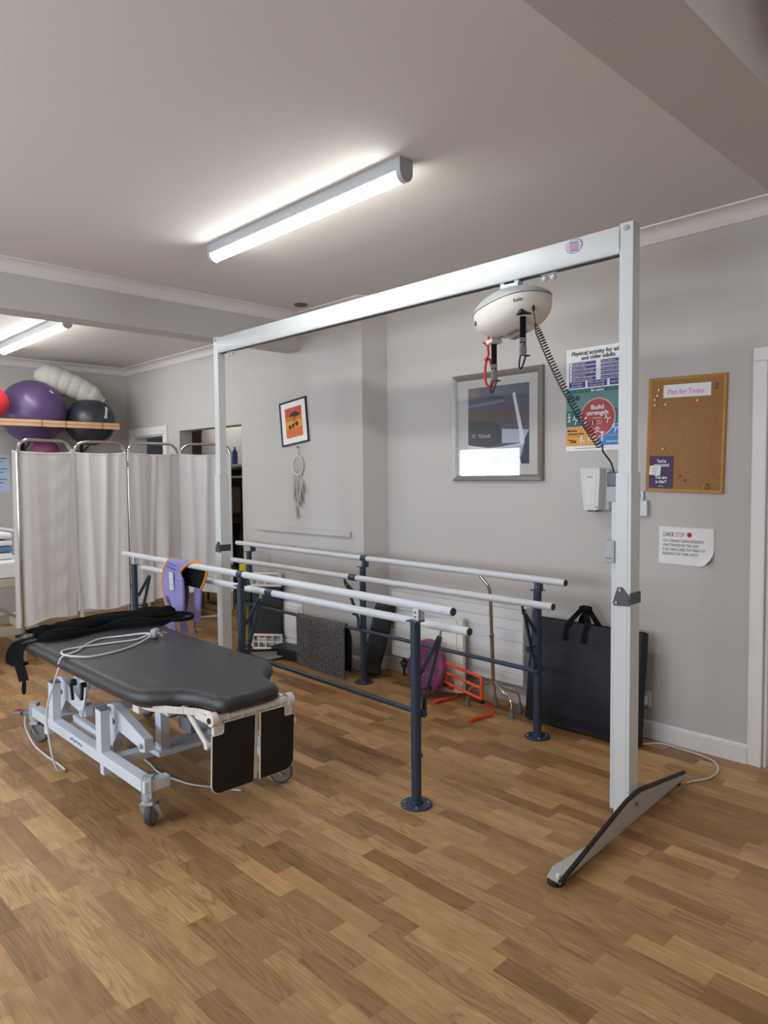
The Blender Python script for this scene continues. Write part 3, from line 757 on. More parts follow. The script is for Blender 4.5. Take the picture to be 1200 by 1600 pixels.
ln.b2((-3.73, 1.36, .385), (-3.68, 1.41, .44), .004); ln.b2((-3.70, 1.37, .40), (-3.54, 1.40, .44), .003)
ln.b2((-3.60, 1.385, .40), (-3.55, 1.84, .44), .003)
obj('lift_link', ln, COUCHW, t)
hd = MB().cyl((-3.70, 1.365, .415), (-3.70, 1.335, .415), .018, seg=16, bev=.003).bar((-3.70, 1.335, .415), (-3.665, 1.33, .335), .016, .014, (0, 1, 0), .004)
obj('brake_lever', hd, BLACKPL, t)
hd = MB().cyl((-3.545, 1.35, .435), (-3.545, 1.325, .435), .014, seg=16, bev=.003).bar((-3.545, 1.335, .44), (-3.55, 1.33, .36), .018, .014, (0, 1, 0), .004)
obj('brake_lever', hd, BLACKPL, t)
mo = MB().box((-3.38, 1.66, .345), (.24, .12, .085), Matrix.Rotation(math.radians(12), 3, 'Y'), .02).box((-3.25, 1.66, .315), (.10, .09, .07), None, .012).cyl((-3.5, 1.66, .355), (-3.85, 1.66, .31), .022, seg=16, bev=.004)
for k in range(5): mo.box((-3.44+.025*k, 1.66, .392-.005*k), (.006, .11, .006), Matrix.Rotation(math.radians(12), 3, 'Y'))
obj('lift_motor', mo, GREYPL, t)
m2 = MB().cyl((-2.93, 1.62, .33), (-2.80, 1.62, .37), .035, seg=20, bev=.008).cyl((-2.80, 1.62, .37), (-2.70, 1.62, .40), .018, seg=14).box((-2.98, 1.62, .32), (.12, .09, .07), None, .012)
obj('tilt_motor', m2, GREYPL, t)
vl = MB().b2((-3.075, 1.48, .205), (-3.02, 1.525, .455), .004).b2((-3.075, 1.745, .205), (-3.02, 1.79, .455), .004); vl.b2((-3.10, 1.46, .188), (-3.0, 1.81, .21), .003).b2((-3.05, 1.5, .42), (-2.75, 1.54, .455), .003).b2((-3.05, 1.73, .42), (-2.75, 1.77, .455), .003)
obj('support_leg', vl, COUCHW, t)
# foot end: tube, brackets, two footplates, struts
ft = MB().cyl((-2.50, 1.452, .488), (-2.50, 1.815, .488), .0165, seg=20, bev=.003)
for y in (1.51, 1.58, 1.64, 1.70, 1.77): ft.cyl((-2.50, y-.006, .488), (-2.50, y+.006, .488), .0195, seg=20, bev=.002)
obj('foot_tube', ft, CREAM, t)
for y, s_ in ((1.447, -1), (1.818, 1)):
    e = MB().cyl((-2.50, y-.016, .488), (-2.50, y+.016, .488), .029, seg=24, bev=.005); e.b2((-2.72, y-.012, .465), (-2.50, y+.012, .497), .004)
    obj('tube_end', e, CREAM, t)
    obj('end_pin', MB().cyl((-2.50, y+s_*.016, .486), (-2.50, y+s_*.021, .486), .012, seg=14), BLACKPL, t)
for y0, y1, s_ in ((1.435, 1.632, -1), (1.662, 1.832, 1)):
    # outline seen from the front (Y,z) with outer bottom corner rounded and outer top corner notched
    yo, yi = (y0, y1) if s_ < 0 else (y1, y0); d = 1 if yi > yo else -1
    P = [(yo+d*.052, .470), (yi, .470), (yi-d*.004, .184)]
    for k in range(7): a = PI/2*k/6; P.append((yo+d*(.04-.04*math.sin(a)), .184+.04-.04*math.cos(a)))
    P += [(yo, .425), (yo+d*.043, .425), (yo+d*.050, .431), (yo+d*.052, .438)]
    fp = MB().prism([(-2.478-(.47-z)*.06, yy, z) for yy, z in P], (-.010, 0, 0)); o = obj('footplate', fp, mat('black_board', (22, 18, 16), .7, var=.05), t)
    cy_ = sum(p[0] for p in P)/len(P); cz_ = .33
    eg = MB().tube([(-2.4835-(.47-z)*.06, cy_+(yy-cy_)*1.012, cz_+(z-cz_)*1.008) for yy, z in P], .0042, 6, closed=True)
    obj('plate_edge', eg, CREAM, o)
    obj('plate_hinge', MB().b2((-2.505, min(yo+d*.006, yo+d*.05), .425), (-2.486, max(yo+d*.006, yo+d*.05), .478), .004), CREAM, o)
for y in (1.645,): obj('plate_spine', MB().bar((-2.495, 1.647, .48), (-2.512, 1.647, .186), .016, .008, (1, 0, 0), .001), CREAM, t)
for y in (1.425, 1.842):
    st_ = MB().bar((-2.68, y, .497), (-2.505, y, .385), .012, .022, (0, 0, 1), .003).cyl((-2.68, y-.012, .495), (-2.68, y+.012, .495), .016, seg=14, bev=.003).cyl((-2.505, y-.012, .385), (-2.505, y+.012, .385), .014, seg=14, bev=.003)
    obj('plate_strut', st_, CREAM, t)
    obj('strut_knob', MB().cyl((-2.74, y, .492), (-2.715, y, .492), .014, seg=14, bev=.004).cyl((-2.72, y, .492), (-2.68, y, .494), .006, seg=8), BLACKPL, t)
def caster(x, y, ang, brake=False):
    R = Matrix.Rotation(ang, 3, 'Z'); V = lambda a, b, z: Vector((x, y, 0))+R @ Vector((a, b, 0))+Vector((0, 0, z))
    o = obj('caster', MB().cyl((x, y, .13), (x, y, .22), .03, seg=4, bev=.002).tube(catmull([V(0, 0, .145), V(0, 0, .125), V(.012, 0, .105)], 3), [.024]*7, 14).bar(V(0, -.026, .10), V(.028, -.026, .05), .004, .034, R @ Vector((0, 1, 0)), .001).bar(V(0, .026, .10), V(.028, .026, .05), .004, .034, R @ Vector((0, 1, 0)), .001).box(V(0.005, 0, .108), (.05, .056, .02), R, .008), LGREYPL, t)
    ax = R @ Vector((0, 1, 0)); c = V(.03, 0, .054)
    obj('tyre', MB().lathe([(.038, -.016), (.050, -.014), (.054, -.006), (.054, .006), (.050, .014), (.038, .016)], c, ax, 32), TYRE, o)
    obj('wheel', MB().lathe([(.036, -.020), (.044, -.016), (.044, .016), (.036, .020)], c, ax, 32), WHEEL, o)
    if brake:
        pd = MB().box(V(-.09, -.01, .165), (.06, .05, .024), R, .01).box(V(-.045, .01, .158), (.06, .06, .026), R, .01)
        obj('brake_pedal', pd, GREYPL, o); obj('pedal_pad', MB().box(V(-.09, -.01, .178), (.03, .03, .004), R, .001, m=0), INKRED, o)
caster(-2.778, 1.30, 2.3); caster(-2.765, 1.925, 1.0); caster(-4.155, 1.30, .71, True); caster(-4.145, 1.925, .4)
# maker's mark on the near rail
mk = MB()
for k in range(7): mk.b2((-3.56+.022*k, 1.2732, .176+.004*(k % 2)), (-3.545+.022*k, 1.2742, .186+.004*(k % 2)))
obj('rail_marking', mk, INKBLUE, t)
# handset cable of the couch, looping to the floor
cb_ = catmull([(-3.60, 1.245, .53), (-3.62, 1.225, .45), (-3.66, 1.20, .30), (-3.62, 1.20, .14), (-3.60, 1.22, .03), (-3.62, 1.265, .006), (-3.72, 1.27, .006), (-3.87, 1.265, .006), (-4.05, 1.26, .02), (-4.17, 1.255, .09), (-4.18, 1.26, .15)], 8)
obj('handset_cable', MB().tube(cb_, .0048, 8), WHITE, t)
cb_ = catmull([(-3.55, 1.60, .15), (-3.50, 1.61, .02), (-3.38, 1.60, .006), (-3.25, 1.585, .006), (-3.058, 1.618, .006), (-2.95, 1.67, .006), (-2.80, 1.76, .006)], 8)
obj('floor_cable', MB().tube(cb_, .0042, 8), WHITE, t)

# mains lead coiled on the pad
z = .580
ml = catmull([(-3.60, 1.243, .548), (-3.60, 1.262, z), (-3.66, 1.35, z), (-3.78, 1.46, z+.004), (-3.86, 1.56, z), (-3.84, 1.66, z), (-3.77, 1.735, z+.012), (-3.71, 1.765, z+.02)], 8)
ml2 = catmull([(-3.70, 1.765, z+.02), (-3.70, 1.69, z), (-3.72, 1.55, z), (-3.74, 1.42, z), (-3.74, 1.335, z), (-3.69, 1.29, z+.004), (-3.62, 1.275, z+.006), (-3.55, 1.30, z+.004), (-3.50, 1.37, z+.0), (-3.52, 1.5, z), (-3.58, 1.62, z), (-3.65, 1.73, z+.01), (-3.69, 1.76, z+.02)], 8)
c = thing('mains_lead', (-3.68, 1.5, .575), 'white mains lead with plug lying coiled on the black couch', 'power lead')
obj('cable', MB().tube(ml, .0048, 8).tube(ml2, .0048, 8), WHITE, c)
pg = MB().box((-3.685, 1.787, .602), (.035, .05, .05), Matrix.Rotation(.5, 3, 'Z'), .012); o = obj('plug', pg, LGREYPL, c)
for a, b in ((0, 0), (.016, -.014), (.016, .014)):
    q = Vector((-3.668+a, 1.80+b, .597+(.012 if a else -.004))); obj('plug_pin', MB().bar(q, q+Vector((.03, .014, -.004)), .006, .004, bev=0), CHROME, o)

# black strap bundle on the head end
t = thing('transfer_belt', (-4.18, 1.6, .575), 'black folded strap bundle heaped across the head end of the couch', 'strap')
fb = MB(); rnd = random.Random(3)
for k, (x0, zz, r) in enumerate(((-4.06, .592, .040), (-4.16, .60, .052), (-4.25, .594, .044), (-4.13, .618, .038), (-4.21, .624, .032))):
    pts = []; 
    for i in range(12):
        y = 1.30+(.86 if k < 3 else .72)*i/11+.03*k*(k > 2)
        pts.append((x0+.030*math.sin(i*.9+k*1.7)+.02*(i/11), y, zz+.008*math.sin(i*1.3+k)))
    pts = catmull(pts, 4); fb.tube(pts, [max(.006, r*(.72+.28*math.sin(1.1*j*.25+k*2))*min(1, .35+j/4, .35+(len(pts)-1-j)/4)) for j in range(len(pts))], 12, flat=.5)
obj('strap_folds', fb, BLACKCL, t)
def ribbon(path, wv, wdt, th=.004):
    P = catmull(path, 6); w_ = Vector(wv).normalized()
    return lambda u, v: P[min(len(P)-1, int(round(v*(len(P)-1))))]+w_*(u-.5)*wdt
hg = MB()
hg.sheet(ribbon([(-4.15, 1.33, .60), (-4.20, 1.265, .588), (-4.25, 1.235, .55), (-4.28, 1.235, .49), (-4.27, 1.245, .43), (-4.25, 1.25, .39)], (.8, .5, .2), .06), 3, 30, .006)
hg.sheet(ribbon([(-4.22, 1.33, .61), (-4.29, 1.25, .585), (-4.345, 1.225, .53), (-4.375, 1.23, .47), (-4.33, 1.25, .455), (-4.29, 1.26, .47)], (.7, .6, .1), .07), 3, 30, .006)
hg.tube(catmull([(-4.25, 1.25, .40), (-4.275, 1.25, .36), (-4.27, 1.25, .325), (-4.245, 1.25, .335), (-4.235, 1.25, .375), (-4.25, 1.25, .40)], 5), .006, 8)
hg.v = [v+Vector((.10, .0, -.02-.10*max(0, (.58-v.z)))) for v in hg.v]
obj('hanging_strap', hg, BLACKCL, t)
lp = MB().tube(catmull([(-4.16, 2.10, .60), (-4.10, 2.17, .605), (-4.02, 2.20, .60), (-3.97, 2.16, .592), (-3.99, 2.08, .588), (-4.06, 2.02, .59)], 6), .012, 10, flat=.6)
obj('strap_loop', lp, BLACKCL, t)

# ================================================================== SLING over the near bar
t = thing('patient_sling', (-4.3, 2.30, .70), 'lilac patient sling with amber binding draped over the near white bar', 'sling')
ry = lambda x: 2.318+(2.248-2.318)*(x+5.255)/(3.325); rz = .885; rr_ = .026
prof = []   # (offset y, z, left x, right x)
for z, L, R in ((.515, -4.345, -4.30), (.545, -4.43, -4.262), (.60, -4.492, -4.238), (.66, -4.535, -4.236), (.72, -4.557, -4.24), (.78, -4.552, -4.25), (.82, -4.54, -4.285), (.845, -4.525, -4.285), (.87, -4.50, -4.25)):
    prof.append((-rr_-.012*max(0, (.86-z))/.3, z, L, R))
for k in range(7):
    a = PI-PI*k/6; prof.append((math.cos(a)*rr_, rz+math.sin(a)*rr_, -4.485+.008*k, -4.215+.024*k))
for z, L, R in ((.86, -4.43, -4.06), (.82, -4.43, -4.075), (.78, -4.42, -4.10), (.735, -4.41, -4.14)): prof.append((rr_+.012, z, L, R))
np_ = len(prof)
def sling_fn(u, v):
    f_ = v*(np_-1); i = min(int(f_), np_-2); k = f_-i; a, b = prof[i], prof[i+1]
    q = [a[j]*(1-k)+b[j]*k for j in range(4)]; x = q[2]*(1-u)+q[3]*u
    return (x, ry(x)+q[0]-.006*math.sin(u*PI)*(q[0] < 0), q[1])
obj('sling_body', MB().sheet(sling_fn, 10, 60, .007, 0, 1, 2), [LILAC, BLACKCL, AMBER], t)
bd = MB().tube([sling_fn(0, i/60) for i in range(61)], .009, 8).tube([sling_fn(1, i/60) for i in range(22, 61)], .009, 8).tube([sling_fn(i/8, 0) for i in range(9)], .005, 8)
obj('binding', bd, AMBER, t)
def padstrap(c0, c1, wd, th, wv=(1, 0, 0)):
    c0, c1 = Vector(c0), Vector(c1); return MB().bar(c0, c1, wd, th, (0, 1, 0), .010)
obj('leg_strap_pad', padstrap((-4.288, 2.262, .80), (-4.265, 2.25, .565), .085, .022), LILAC, t)
obj('leg_strap_pad', padstrap((-4.215, 2.352, .735), (-4.243, 2.35, .495), .08, .022), LILAC, t)
s_ = MB().sheet(ribbon([(-4.36, 2.336, .76), (-4.36, 2.345, .68), (-4.385, 2.345, .58), (-4.40, 2.34, .50), (-4.40, 2.335, .44)], (1, 0, 0), .07), 4, 30, .008)
s_.sheet(ribbon([(-4.36, 2.31, .60), (-4.37, 2.32, .52), (-4.35, 2.32, .42)], (1, .3, 0), .06), 4, 20, .006)
s_.sheet(ribbon([(-4.43, 2.27, .60), (-4.44, 2.27, .52), (-4.43, 2.27, .43)], (1, .1, 0), .10), 4, 20, .006)
obj('hanging_tail', s_, LILAC, t)
s_ = MB().sheet(ribbon([(-4.245, 2.35, .50), (-4.26, 2.35, .46), (-4.275, 2.348, .40)], (1, 0, 0), .034), 3, 12, .004)
obj('strap_end', s_, LILAC, t)
obj('strap_tab', MB().bar((-4.262, 2.244, .575), (-4.268, 2.244, .53), .018, .006, (0, 1, 0), .002).bar((-4.268, 2.343, .495), (-4.272, 2.342, .46), .016, .006, (0, 1, 0), .002), AMBER, t)
tg = MB().box((-4.385, 2.2505, .768), (.052, .002, .115), Matrix.Rotation(-.06, 3, 'Y'), m=0)
for k in range(9): tg.box((-4.385, 2.2490, .818-.0118*k), (.040-.01*(k % 3), .001, .004), Matrix.Rotation(-.06, 3, 'Y'), m=1)
obj('care_label', tg, [PAPER, mat('label_print', (150, 150, 150), .8)], t)
for q0, q1, q2 in (((-4.455, 2.262, .885), (-4.335, 2.262, .87), .006), ((-4.47, 2.257, .862), (-4.335, 2.257, .845), .006), ((-4.46, 2.247, .655), (-4.41, 2.247, .60), .022)): obj('stitching', MB().bar(q0, q1, q2, .004, (0, 1, 0), .001), LILACDK, t)

# ================================================================== FOLDING SCREEN
t = thing('folding_screen', (-6.0, 2.7, 0), 'four panel white cloth privacy screen on chrome tube frames', 'screen')
H_ = [(-5.95, 1.785), (-6.08, 2.262), (-6.00, 2.69), (-6.08, 3.225), (-5.80, 3.61)]
for i in range(4):
    a, b = Vector((*H_[i], 0)), Vector((*H_[i+1], 0)); d = (b-a).normalized(); nn = Vector((d.y, -d.x, 0)); a = a+d*.014; b = b-d*.014
    if nn.x < 0: nn = -nn
    zt = 1.762; r = .10; lp = []
    L = (b-a).length
    def arc(cx, cz, a0, a1):
        return [a+d*(cx+r*math.cos(a0+(a1-a0)*k/7))+Vector((0, 0, cz+r*math.sin(a0+(a1-a0)*k/7))) for k in range(8)]
    lp = arc(r, .15+r, PI*1.5, PI)+arc(r, zt-r, PI, PI/2)+arc(L-r, zt-r, PI/2, 0)+arc(L-r, .15+r, 0, -PI/2)
    o = obj('frame', MB().tube(lp, .0125, 12, closed=True), CHROME, t)
    ft = MB()
    for q in ((r, L-r) if i else (.012, L-r)):
        c = a+d*q; ft.cyl(c+Vector((0, 0, .02)), c+Vector((0, 0, .16 if i or q > .05 else .30)), .0115, seg=12); 
    obj('foot_tube', ft, CHROME, t)
    rf = MB()
    for q in ((r, L-r) if i else (.012, L-r)): c = a+d*q; rf.lathe([(.016, 0), (.018, .012), (.014, .03)], c, seg=14)
    obj('rubber_foot', rf, BLACK, t)
    zb = (.31, .345, .365, .385)[i]; zb2 = (.335, .36, .38, .395)[i]; rs = random.Random(i+2); ph = [rs.uniform(0, 6) for _ in range(6)]
    ztop = 1.668
    def cl(u, v, i=i, a=a, b=b, d=d, nn=nn, ph=ph):
        uu = -.02+1.04*u if i else -.075*(1-v*.3)+(1.09)*u
        zz = (zb*(1-u)+zb2*u)*(1-v)+ztop*v
        k = math.sin(PI*min(max(u, 0), 1))
        am = (.004, .016, .027, .013)[i]
        w = am*k*(math.sin(u*19+ph[0]+.8*v)*.6+math.sin(u*11+ph[1]-1.2*v)*.8)*(1-.55*v)+.006*k*math.sin(u*3+v*4+ph[2])
        w += .0025*k*math.sin(v*38+ph[3]+3*math.sin(u*5+ph[4])) * (2.0 if i == 0 else .4)
        sag = .012*k*(v > .98)
        fo = 0
        for q_, s_, a_ in (((.36, .05, .004), (.62, .04, .003), (.85, .04, .003)), ((.3, .05, .013), (.56, .06, .022), (.8, .04, .012)), ((.2, .05, .014), (.46, .045, .026), (.72, .06, .016)), ((.25, .05, .012), (.5, .05, .012), (.75, .04, .008)))[i]:
            c_ = q_+.10*(v-.5)*(1 if q_ > .4 else -.6); fo += a_*math.exp(-((u-c_)/s_)**2)*(1-.25*v)
        w += fo
        if i == 0: w -= .045*max(0, 1-u/.22)**1.2
        return a+(b-a)*uu+nn*(.0155+w)+Vector((0, 0, zz-sag+(.014*math.sin(u*7+ph[5]) if v < .01 else 0)))
    obj('cloth', MB().sheet(cl, 46, 40, .0025), SCRCLOTH, t, 80)
    obj('hem', MB().tube([cl(k/24, 0)+nn*.001 for k in range(25)], .007, 6, flat=.5), SCRCLOTH, t); obj('hem', MB().tube([cl(k/24, 1)+nn*.001 for k in range(25)], .008, 6, flat=.6), SCRCLOTH, t)
    if i < 3:
        c = Vector((*H_[i+1], 0)); hb = MB()
        for z in (.5, 1.55): hb.cyl(c+Vector((0, 0, z)), c+Vector((0, 0, z+.05)), .018, seg=12)
        obj('hinge', hb, CHROME, t)
    if i == 0 or i == 1:
        tb = MB().sheet(ribbon([b+nn*.03+Vector((0, 0, 1.70)), b+nn*.034+Vector((0, 0, 1.2)), b+nn*.034+Vector((0, 0, .7)), b+nn*.05+d*.03+Vector((0, 0, .28))], d, .03), 2, 30, .004)
        if i == 0: obj('tie_tape', tb, SCRCLOTH, t)

# ================================================================== FAR LEFT CORNER
XF = -7.20
t = thing('ball_rack', (-7.5, 2.0, 2.0), 'pine two rail wall rack holding exercise balls', 'rack')
for x in (XF-.02, XL+.03):
    o = obj('rail', MB().b2((x-.022, -.2, 1.955), (x+.022, 3.165, 2.018), .004), PINE, t)
    if x > -7.5:
        gv = MB().b2((x+.0215, -.2, 1.984), (x+.0232, 3.165, 1.990))
        for y in (2.40, 2.62, 2.98): gv.b2((x+.0215, y, 1.957), (x+.0235, y+.014, 2.016))
        obj('rail_groove', gv, PINEDK, o)
for y in (.4, 1.5, 2.42, 3.02):
    b = MB().b2((XL, y-.015, 1.70), (XL+.02, y+.015, 2.0), .002).b2((XL, y-.012, 1.935), (XF, y+.012, 1.955), .002).bar((XL+.02, y, 1.73), (XF-.1, y, 1.94), .012, .02, (0, 1, 0))
    obj('bracket', b, BLACKPL, t)
def exball(x, y, z, r, m_, label, group='exercise balls on the rack'):
    o = thing('exercise_ball', (x, y, z-r), label, 'exercise ball', group)
    def rib(p): return p*(1+.004*math.cos(14*math.acos(max(-1, min(1, p.z/p.length)))))
    obj('ball', MB().ball((x, y, z), r, Matrix.Rotation(1.1, 3, 'X'), 40, 28, fn=rib), m_, o, 80)
    return o
pb = exball(-7.53, 2.435, 2.12, .31, PURPLEBALL, 'large purple exercise ball on the pine rack')
bb = exball(-7.48, 2.975, 2.04, .245, BLACKBALL, 'charcoal exercise ball at the right end of the pine rack')
exball(-7.27, 1.985, 2.165, .15, REDBALL, 'red exercise ball at the left edge of the photo on the rack')
def on_ball(c, r, px, dirs):
    return Vector(c)+Vector(dirs).normalized()*r
n_ = Vector((.86, .35, .38)).normalized(); rt = Vector((0, 0, 1)).cross(n_).normalized(); upv = n_.cross(rt); p = Vector((-7.48, 2.975, 2.04))+n_*.245
a_ = math.radians(65); r2 = rt*math.cos(a_)+upv*math.sin(a_); u2 = -rt*math.sin(a_)+upv*math.cos(a_)
lt = MB()
nn_ = r2.cross(u2)
def on_b(a, b): q = (n_*.245+r2*a+u2*b).normalized(); return Vector((-7.48, 2.975, 2.04))+q*.2465
lt.tube([on_b(-.062+.011*math.cos(k*PI/6), .013*math.sin(k*PI/6)) for k in range(12)], .0042, 6, closed=True)
for a in (-.042, -.026, -.012, .004, .018, .032): lt.tube([on_b(a, -.012), on_b(a+.002, .012)], .004, 6)
for a in (-.036, -.004, .025): lt.tube([on_b(a-.006, .010), on_b(a+.008, .010)], .0035, 6)
lt.tube([on_b(.055+.010*math.cos(k*PI/6), .012*math.sin(k*PI/6)) for k in range(12)], .004, 6, closed=True)
obj('ball_marking', lt, PWHITE, bb)
n_ = Vector((.72, .30, .55)).normalized(); rt = Vector((0, 0, 1)).cross(n_).normalized(); upv = n_.cross(rt); p = Vector((-7.53, 2.435, 2.12))+n_*.312
obj('valve_mark', MB().bar(p-rt*.012+upv*.02, p+rt*.004-upv*.01, .008, .003, n_, 0).bar(p+rt*.002+upv*.012, p+rt*.02-upv*.014, .008, .003, n_, 0), PWHITE, pb)
t = thing('lower_shelf', (-7.7, 2.55, 1.56), 'narrow shelf below the pine ball rack carrying a pink ball', 'shelf')
obj('board', MB().b2((XL, 2.42, 1.565), (-7.42, 2.85, 1.59), .002), PINE, t)
exball(-7.62, 2.565, 1.725, .135, PINKBALL, 'pink ball below the pine rack, showing over the screen', 'exercise balls on the rack')
# bolster lying over the balls
b0, b1 = Vector((-7.60, 2.475, 2.50)), Vector((-7.42, 3.10, 2.255)); pts = []; rs_ = []
for i in range(61):
    t_ = i/60; pts.append(b0.lerp(b1, t_)+Vector((0, 0, .035*math.sin(t_*PI)))); e = min(1, (math.sin(min(t_, 1-t_)*PI*2.2) if min(t_, 1-t_) < .227 else 1))
    taper = .155-.05*t_
    rs_.append(max(.02, taper*max(.15, e)**.6*(1-.05*abs(math.sin(t_*PI*7))**6)))
t = thing('bolster', tuple(b0.lerp(b1, .5)-Vector((0, 0, .14))), 'pale grey cloth bolster lying over the purple and charcoal balls', 'bolster')
obj('bolster_cover', MB().tube(pts, rs_, 28), BOLSTER, t, 80)
# notice on the far wall
w = MB().b2((XL, 2.02, 1.33), (XL+.003, 2.30, 1.70), m=0)
for k in range(9): w.b2((XL+.003, 2.05, 1.67-.035*k-.008), (XL+.0036, 2.27-.03*(k % 3), 1.67-.035*k), m=1 if k else 2)
solo('wall_notice', w, [PAPERB, INKBLUE, INK], 'pale blue printed notice on the far wall at the left edge', 'notice', (XL, 2.16, 1.33))
# second bed behind the screen
t = thing('hospital_bed', (-6.75, 1.6, 0), 'beige steel bed base half hidden behind the white screen', 'bed')
BEIGE = mat('beige_steel', (196, 184, 166), .5)
fb = MB()
for y in (1.25, 1.95): fb.b2((-7.4, y-.03, .20), (-6.15, y+.03, .27), .006)
for x in (-7.35, -6.75, -6.2): fb.b2((x-.03, 1.25, .20), (x+.03, 1.95, .27), .006)
obj('base_frame', fb, BEIGE, t)
pf = MB().b2((-7.45, 1.2, .60), (-6.15, 2.0, .66), .006)
for x in (-7.2, -6.4): pf.bar((x, 1.3, .25), (x+.15, 1.3, .62), .03, .04).bar((x, 1.9, .25), (x+.15, 1.9, .62), .03, .04)
obj('platform', pf, BEIGE, t); obj('mattress', MB().b2((-7.44, 1.22, .66), (-6.17, 1.98, .80), .03), PAPER, t)
for x in (-7.35, -6.2):
    for y in (1.25, 1.95):
        obj('caster', MB().cyl((x, y, .06), (x, y, .21), .018, seg=12).lathe([(.03, -.015), (.055, -.014), (.058, 0), (.055, .014), (.03, .015)], (x, y+.01, .058), (.3, 1, 0), 24), BLACKPL, t)
obj('side_rail', MB().tube([(-7.4, 2.0, .66), (-7.4, 2.02, 1.0), (-6.2, 2.02, 1.0), (-6.2, 2.0, .66)], .012, 10), WHITE, t)
for k, (z, m_) in enumerate(((.80, PAPER), (.86, mat('blue_linen', (92, 132, 168), .9)), (.91, PAPER), (.97, PAPER))):
    solo('folded_linen', MB().b2((-6.75, 1.35+.01*k, z+.002), (-6.3, 1.85, z+(.058 if k == 0 else .048)), .02), m_, ('white folded linen, lowest of the pile on the bed', 'blue folded linen in the pile on the bed', 'white folded linen above the blue one on the bed', 'white folded linen on top of the pile on the bed')[k], 'linen', (-6.5, 1.6, z), 'linen piled on the bed')
bn = MB().lathe([(.10, 0), (.14, .02), (.16, .20), (.165, .24), (.15, .245)], (-5.85, 1.40, 0), seg=28)
for k in range(5): bn.ball((-5.85+.06*math.cos(k*1.3), 1.40+.06*math.sin(k*1.3), .25), .06, nu=12, nv=8)
solo('black_bag', bn, BLACKCL, 'black bag on the floor at the left edge beside the bed base', 'bag', (-5.85, 1.40, 0))

# ================================================================== STORE ROOM seen through the opening
t = thing('wall_shelf', (-7.9, 4.85, 1.5), 'white double shelf in the room beyond the doorway', 'shelf')
for z in (1.60, 1.46): obj('shelf_board', MB().b2((-8.6, 4.72, z-.012), (-7.35, 4.985, z+.012), .002), TRIM, t)
for x in (-8.5, -7.5): obj('shelf_bracket', MB().b2((x-.01, 4.95, 1.36), (x+.01, 4.985, 1.62), .001), TRIM, t)
for k, x in enumerate((-7.70, -7.95)):
    solo('spray_bottle', MB().lathe([(.034, 0), (.036, .01), (.036, .15), (.014, .19), (.012, .22), (.001, .222)], (x, 4.84, 1.613), seg=20), BOTTLE, ('blue bottle on the upper shelf beyond the doorway, near the jamb', 'blue bottle on the upper shelf beyond the doorway, by the screen')[k], 'bottle', (x, 4.84, 1.613), 'bottles on the shelf')
solo('dark_bowl', MB().lathe([(.03, 0), (.085, .03), (.10, .07), (.09, .075), (.001, .08)], (-7.72, 4.84, 1.473), seg=28), BLACKPL, 'dark upturned bowl on the lower shelf beyond the doorway', 'bowl', (-7.72, 4.84, 1.473))
solo('towel_dispenser', MB().b2((-8.02, 4.80, 1.0), (-7.79, 4.984, 1.34), .03), mat('dispenser_white', (206, 200, 194), .5), 'white paper towel dispenser on the wall beyond the doorway', 'dispenser', (-7.9, 4.9, 1.0))
t = thing('stool', (-7.3, 4.55, 0), 'dark upright chair back beyond the doorway', 'chair')
obj('backrest', MB().box((-7.42, 4.6, .72), (.30, .04, .42), Matrix.Rotation(-.15, 3, 'X'), .02), BLACKPL, t); obj('seat', MB().b2((-7.58, 4.3, .44), (-7.26, 4.62, .50), .02), BLACKPL, t)
for x in (-7.54, -7.30):
    for y in (4.34, 4.58): obj('leg', MB().cyl((x, y, 0), (x, y, .45), .012, seg=10), BLACKPL, t)
sg_ = MB().box((-5.475, 3.50, .345), (.012, .22, .68), Matrix.Rotation(.05, 3, 'Y'), .004).box((-5.445, 3.50, .345), (.012, .22, .68), Matrix.Rotation(-.02, 3, 'Y'), .004)
solo('floor_sign', MB().box((-5.435, 3.46, .343), (.10, .02, .68), Matrix.Rotation(-.06, 3, 'X'), .006).box((-5.435, 3.495, .343), (.10, .02, .68), Matrix.Rotation(-.06, 3, 'X'), .006), YELLOW, 'yellow folded board standing by the doorway jamb behind the posts', 'sign', (-5.435, 3.48, 0))

# ================================================================== BY THE BACK WALL, LEFT TO RIGHT
t = thing('aerobic_step', (-5.02, 3.44, 0), 'black step board with white lattice ends standing on end', 'step')
R_ = Matrix.Rotation(math.radians(38), 3, 'Z'); V = lambda a, b, z: Vector((-5.0, 3.43, 0))+R_ @ Vector((a, b, 0))+Vector((0, 0, z))
obj('platform', MB().box(V(0, .035, .32), (.26, .08, .44), R_, .012).box(V(.0, .03, .53), (.26, .1, .03), R_, .01), BLACKPL, t)
for z0, z1 in ((.012, .125), (.545, .645)):
    m_ = MB(); zc = (z0+z1)/2; hh = (z1-z0)
    P = [V(-.13, -.02, z0+.03), V(-.11, -.02, z0), V(.11, -.02, z0), V(.13, -.02, z0+.03), V(.13, -.02, z1), V(-.13, -.02, z1)]
    if z0 > .5: P = [V(-.13, -.02, z0), V(.13, -.02, z0), V(.13, -.02, z1-.03), V(.11, -.02, z1), V(-.11, -.02, z1), V(-.13, -.02, z1-.03)]
    m_.tube(P, .012, 8, closed=True)
    for a in (-.07, -.01, .05, .1): m_.bar(V(a, -.02, z0+.005), V(a, -.02, z1-.005), .012, .012)
    m_.bar(V(-.12, -.02, zc), V(.12, -.02, zc), .012, .01)
    for a in (-.12, .12): m_.bar(V(a, -.02, zc), V(a, .07, zc), .012, hh*.8)
    obj('lattice_end', m_, CREAM, t)
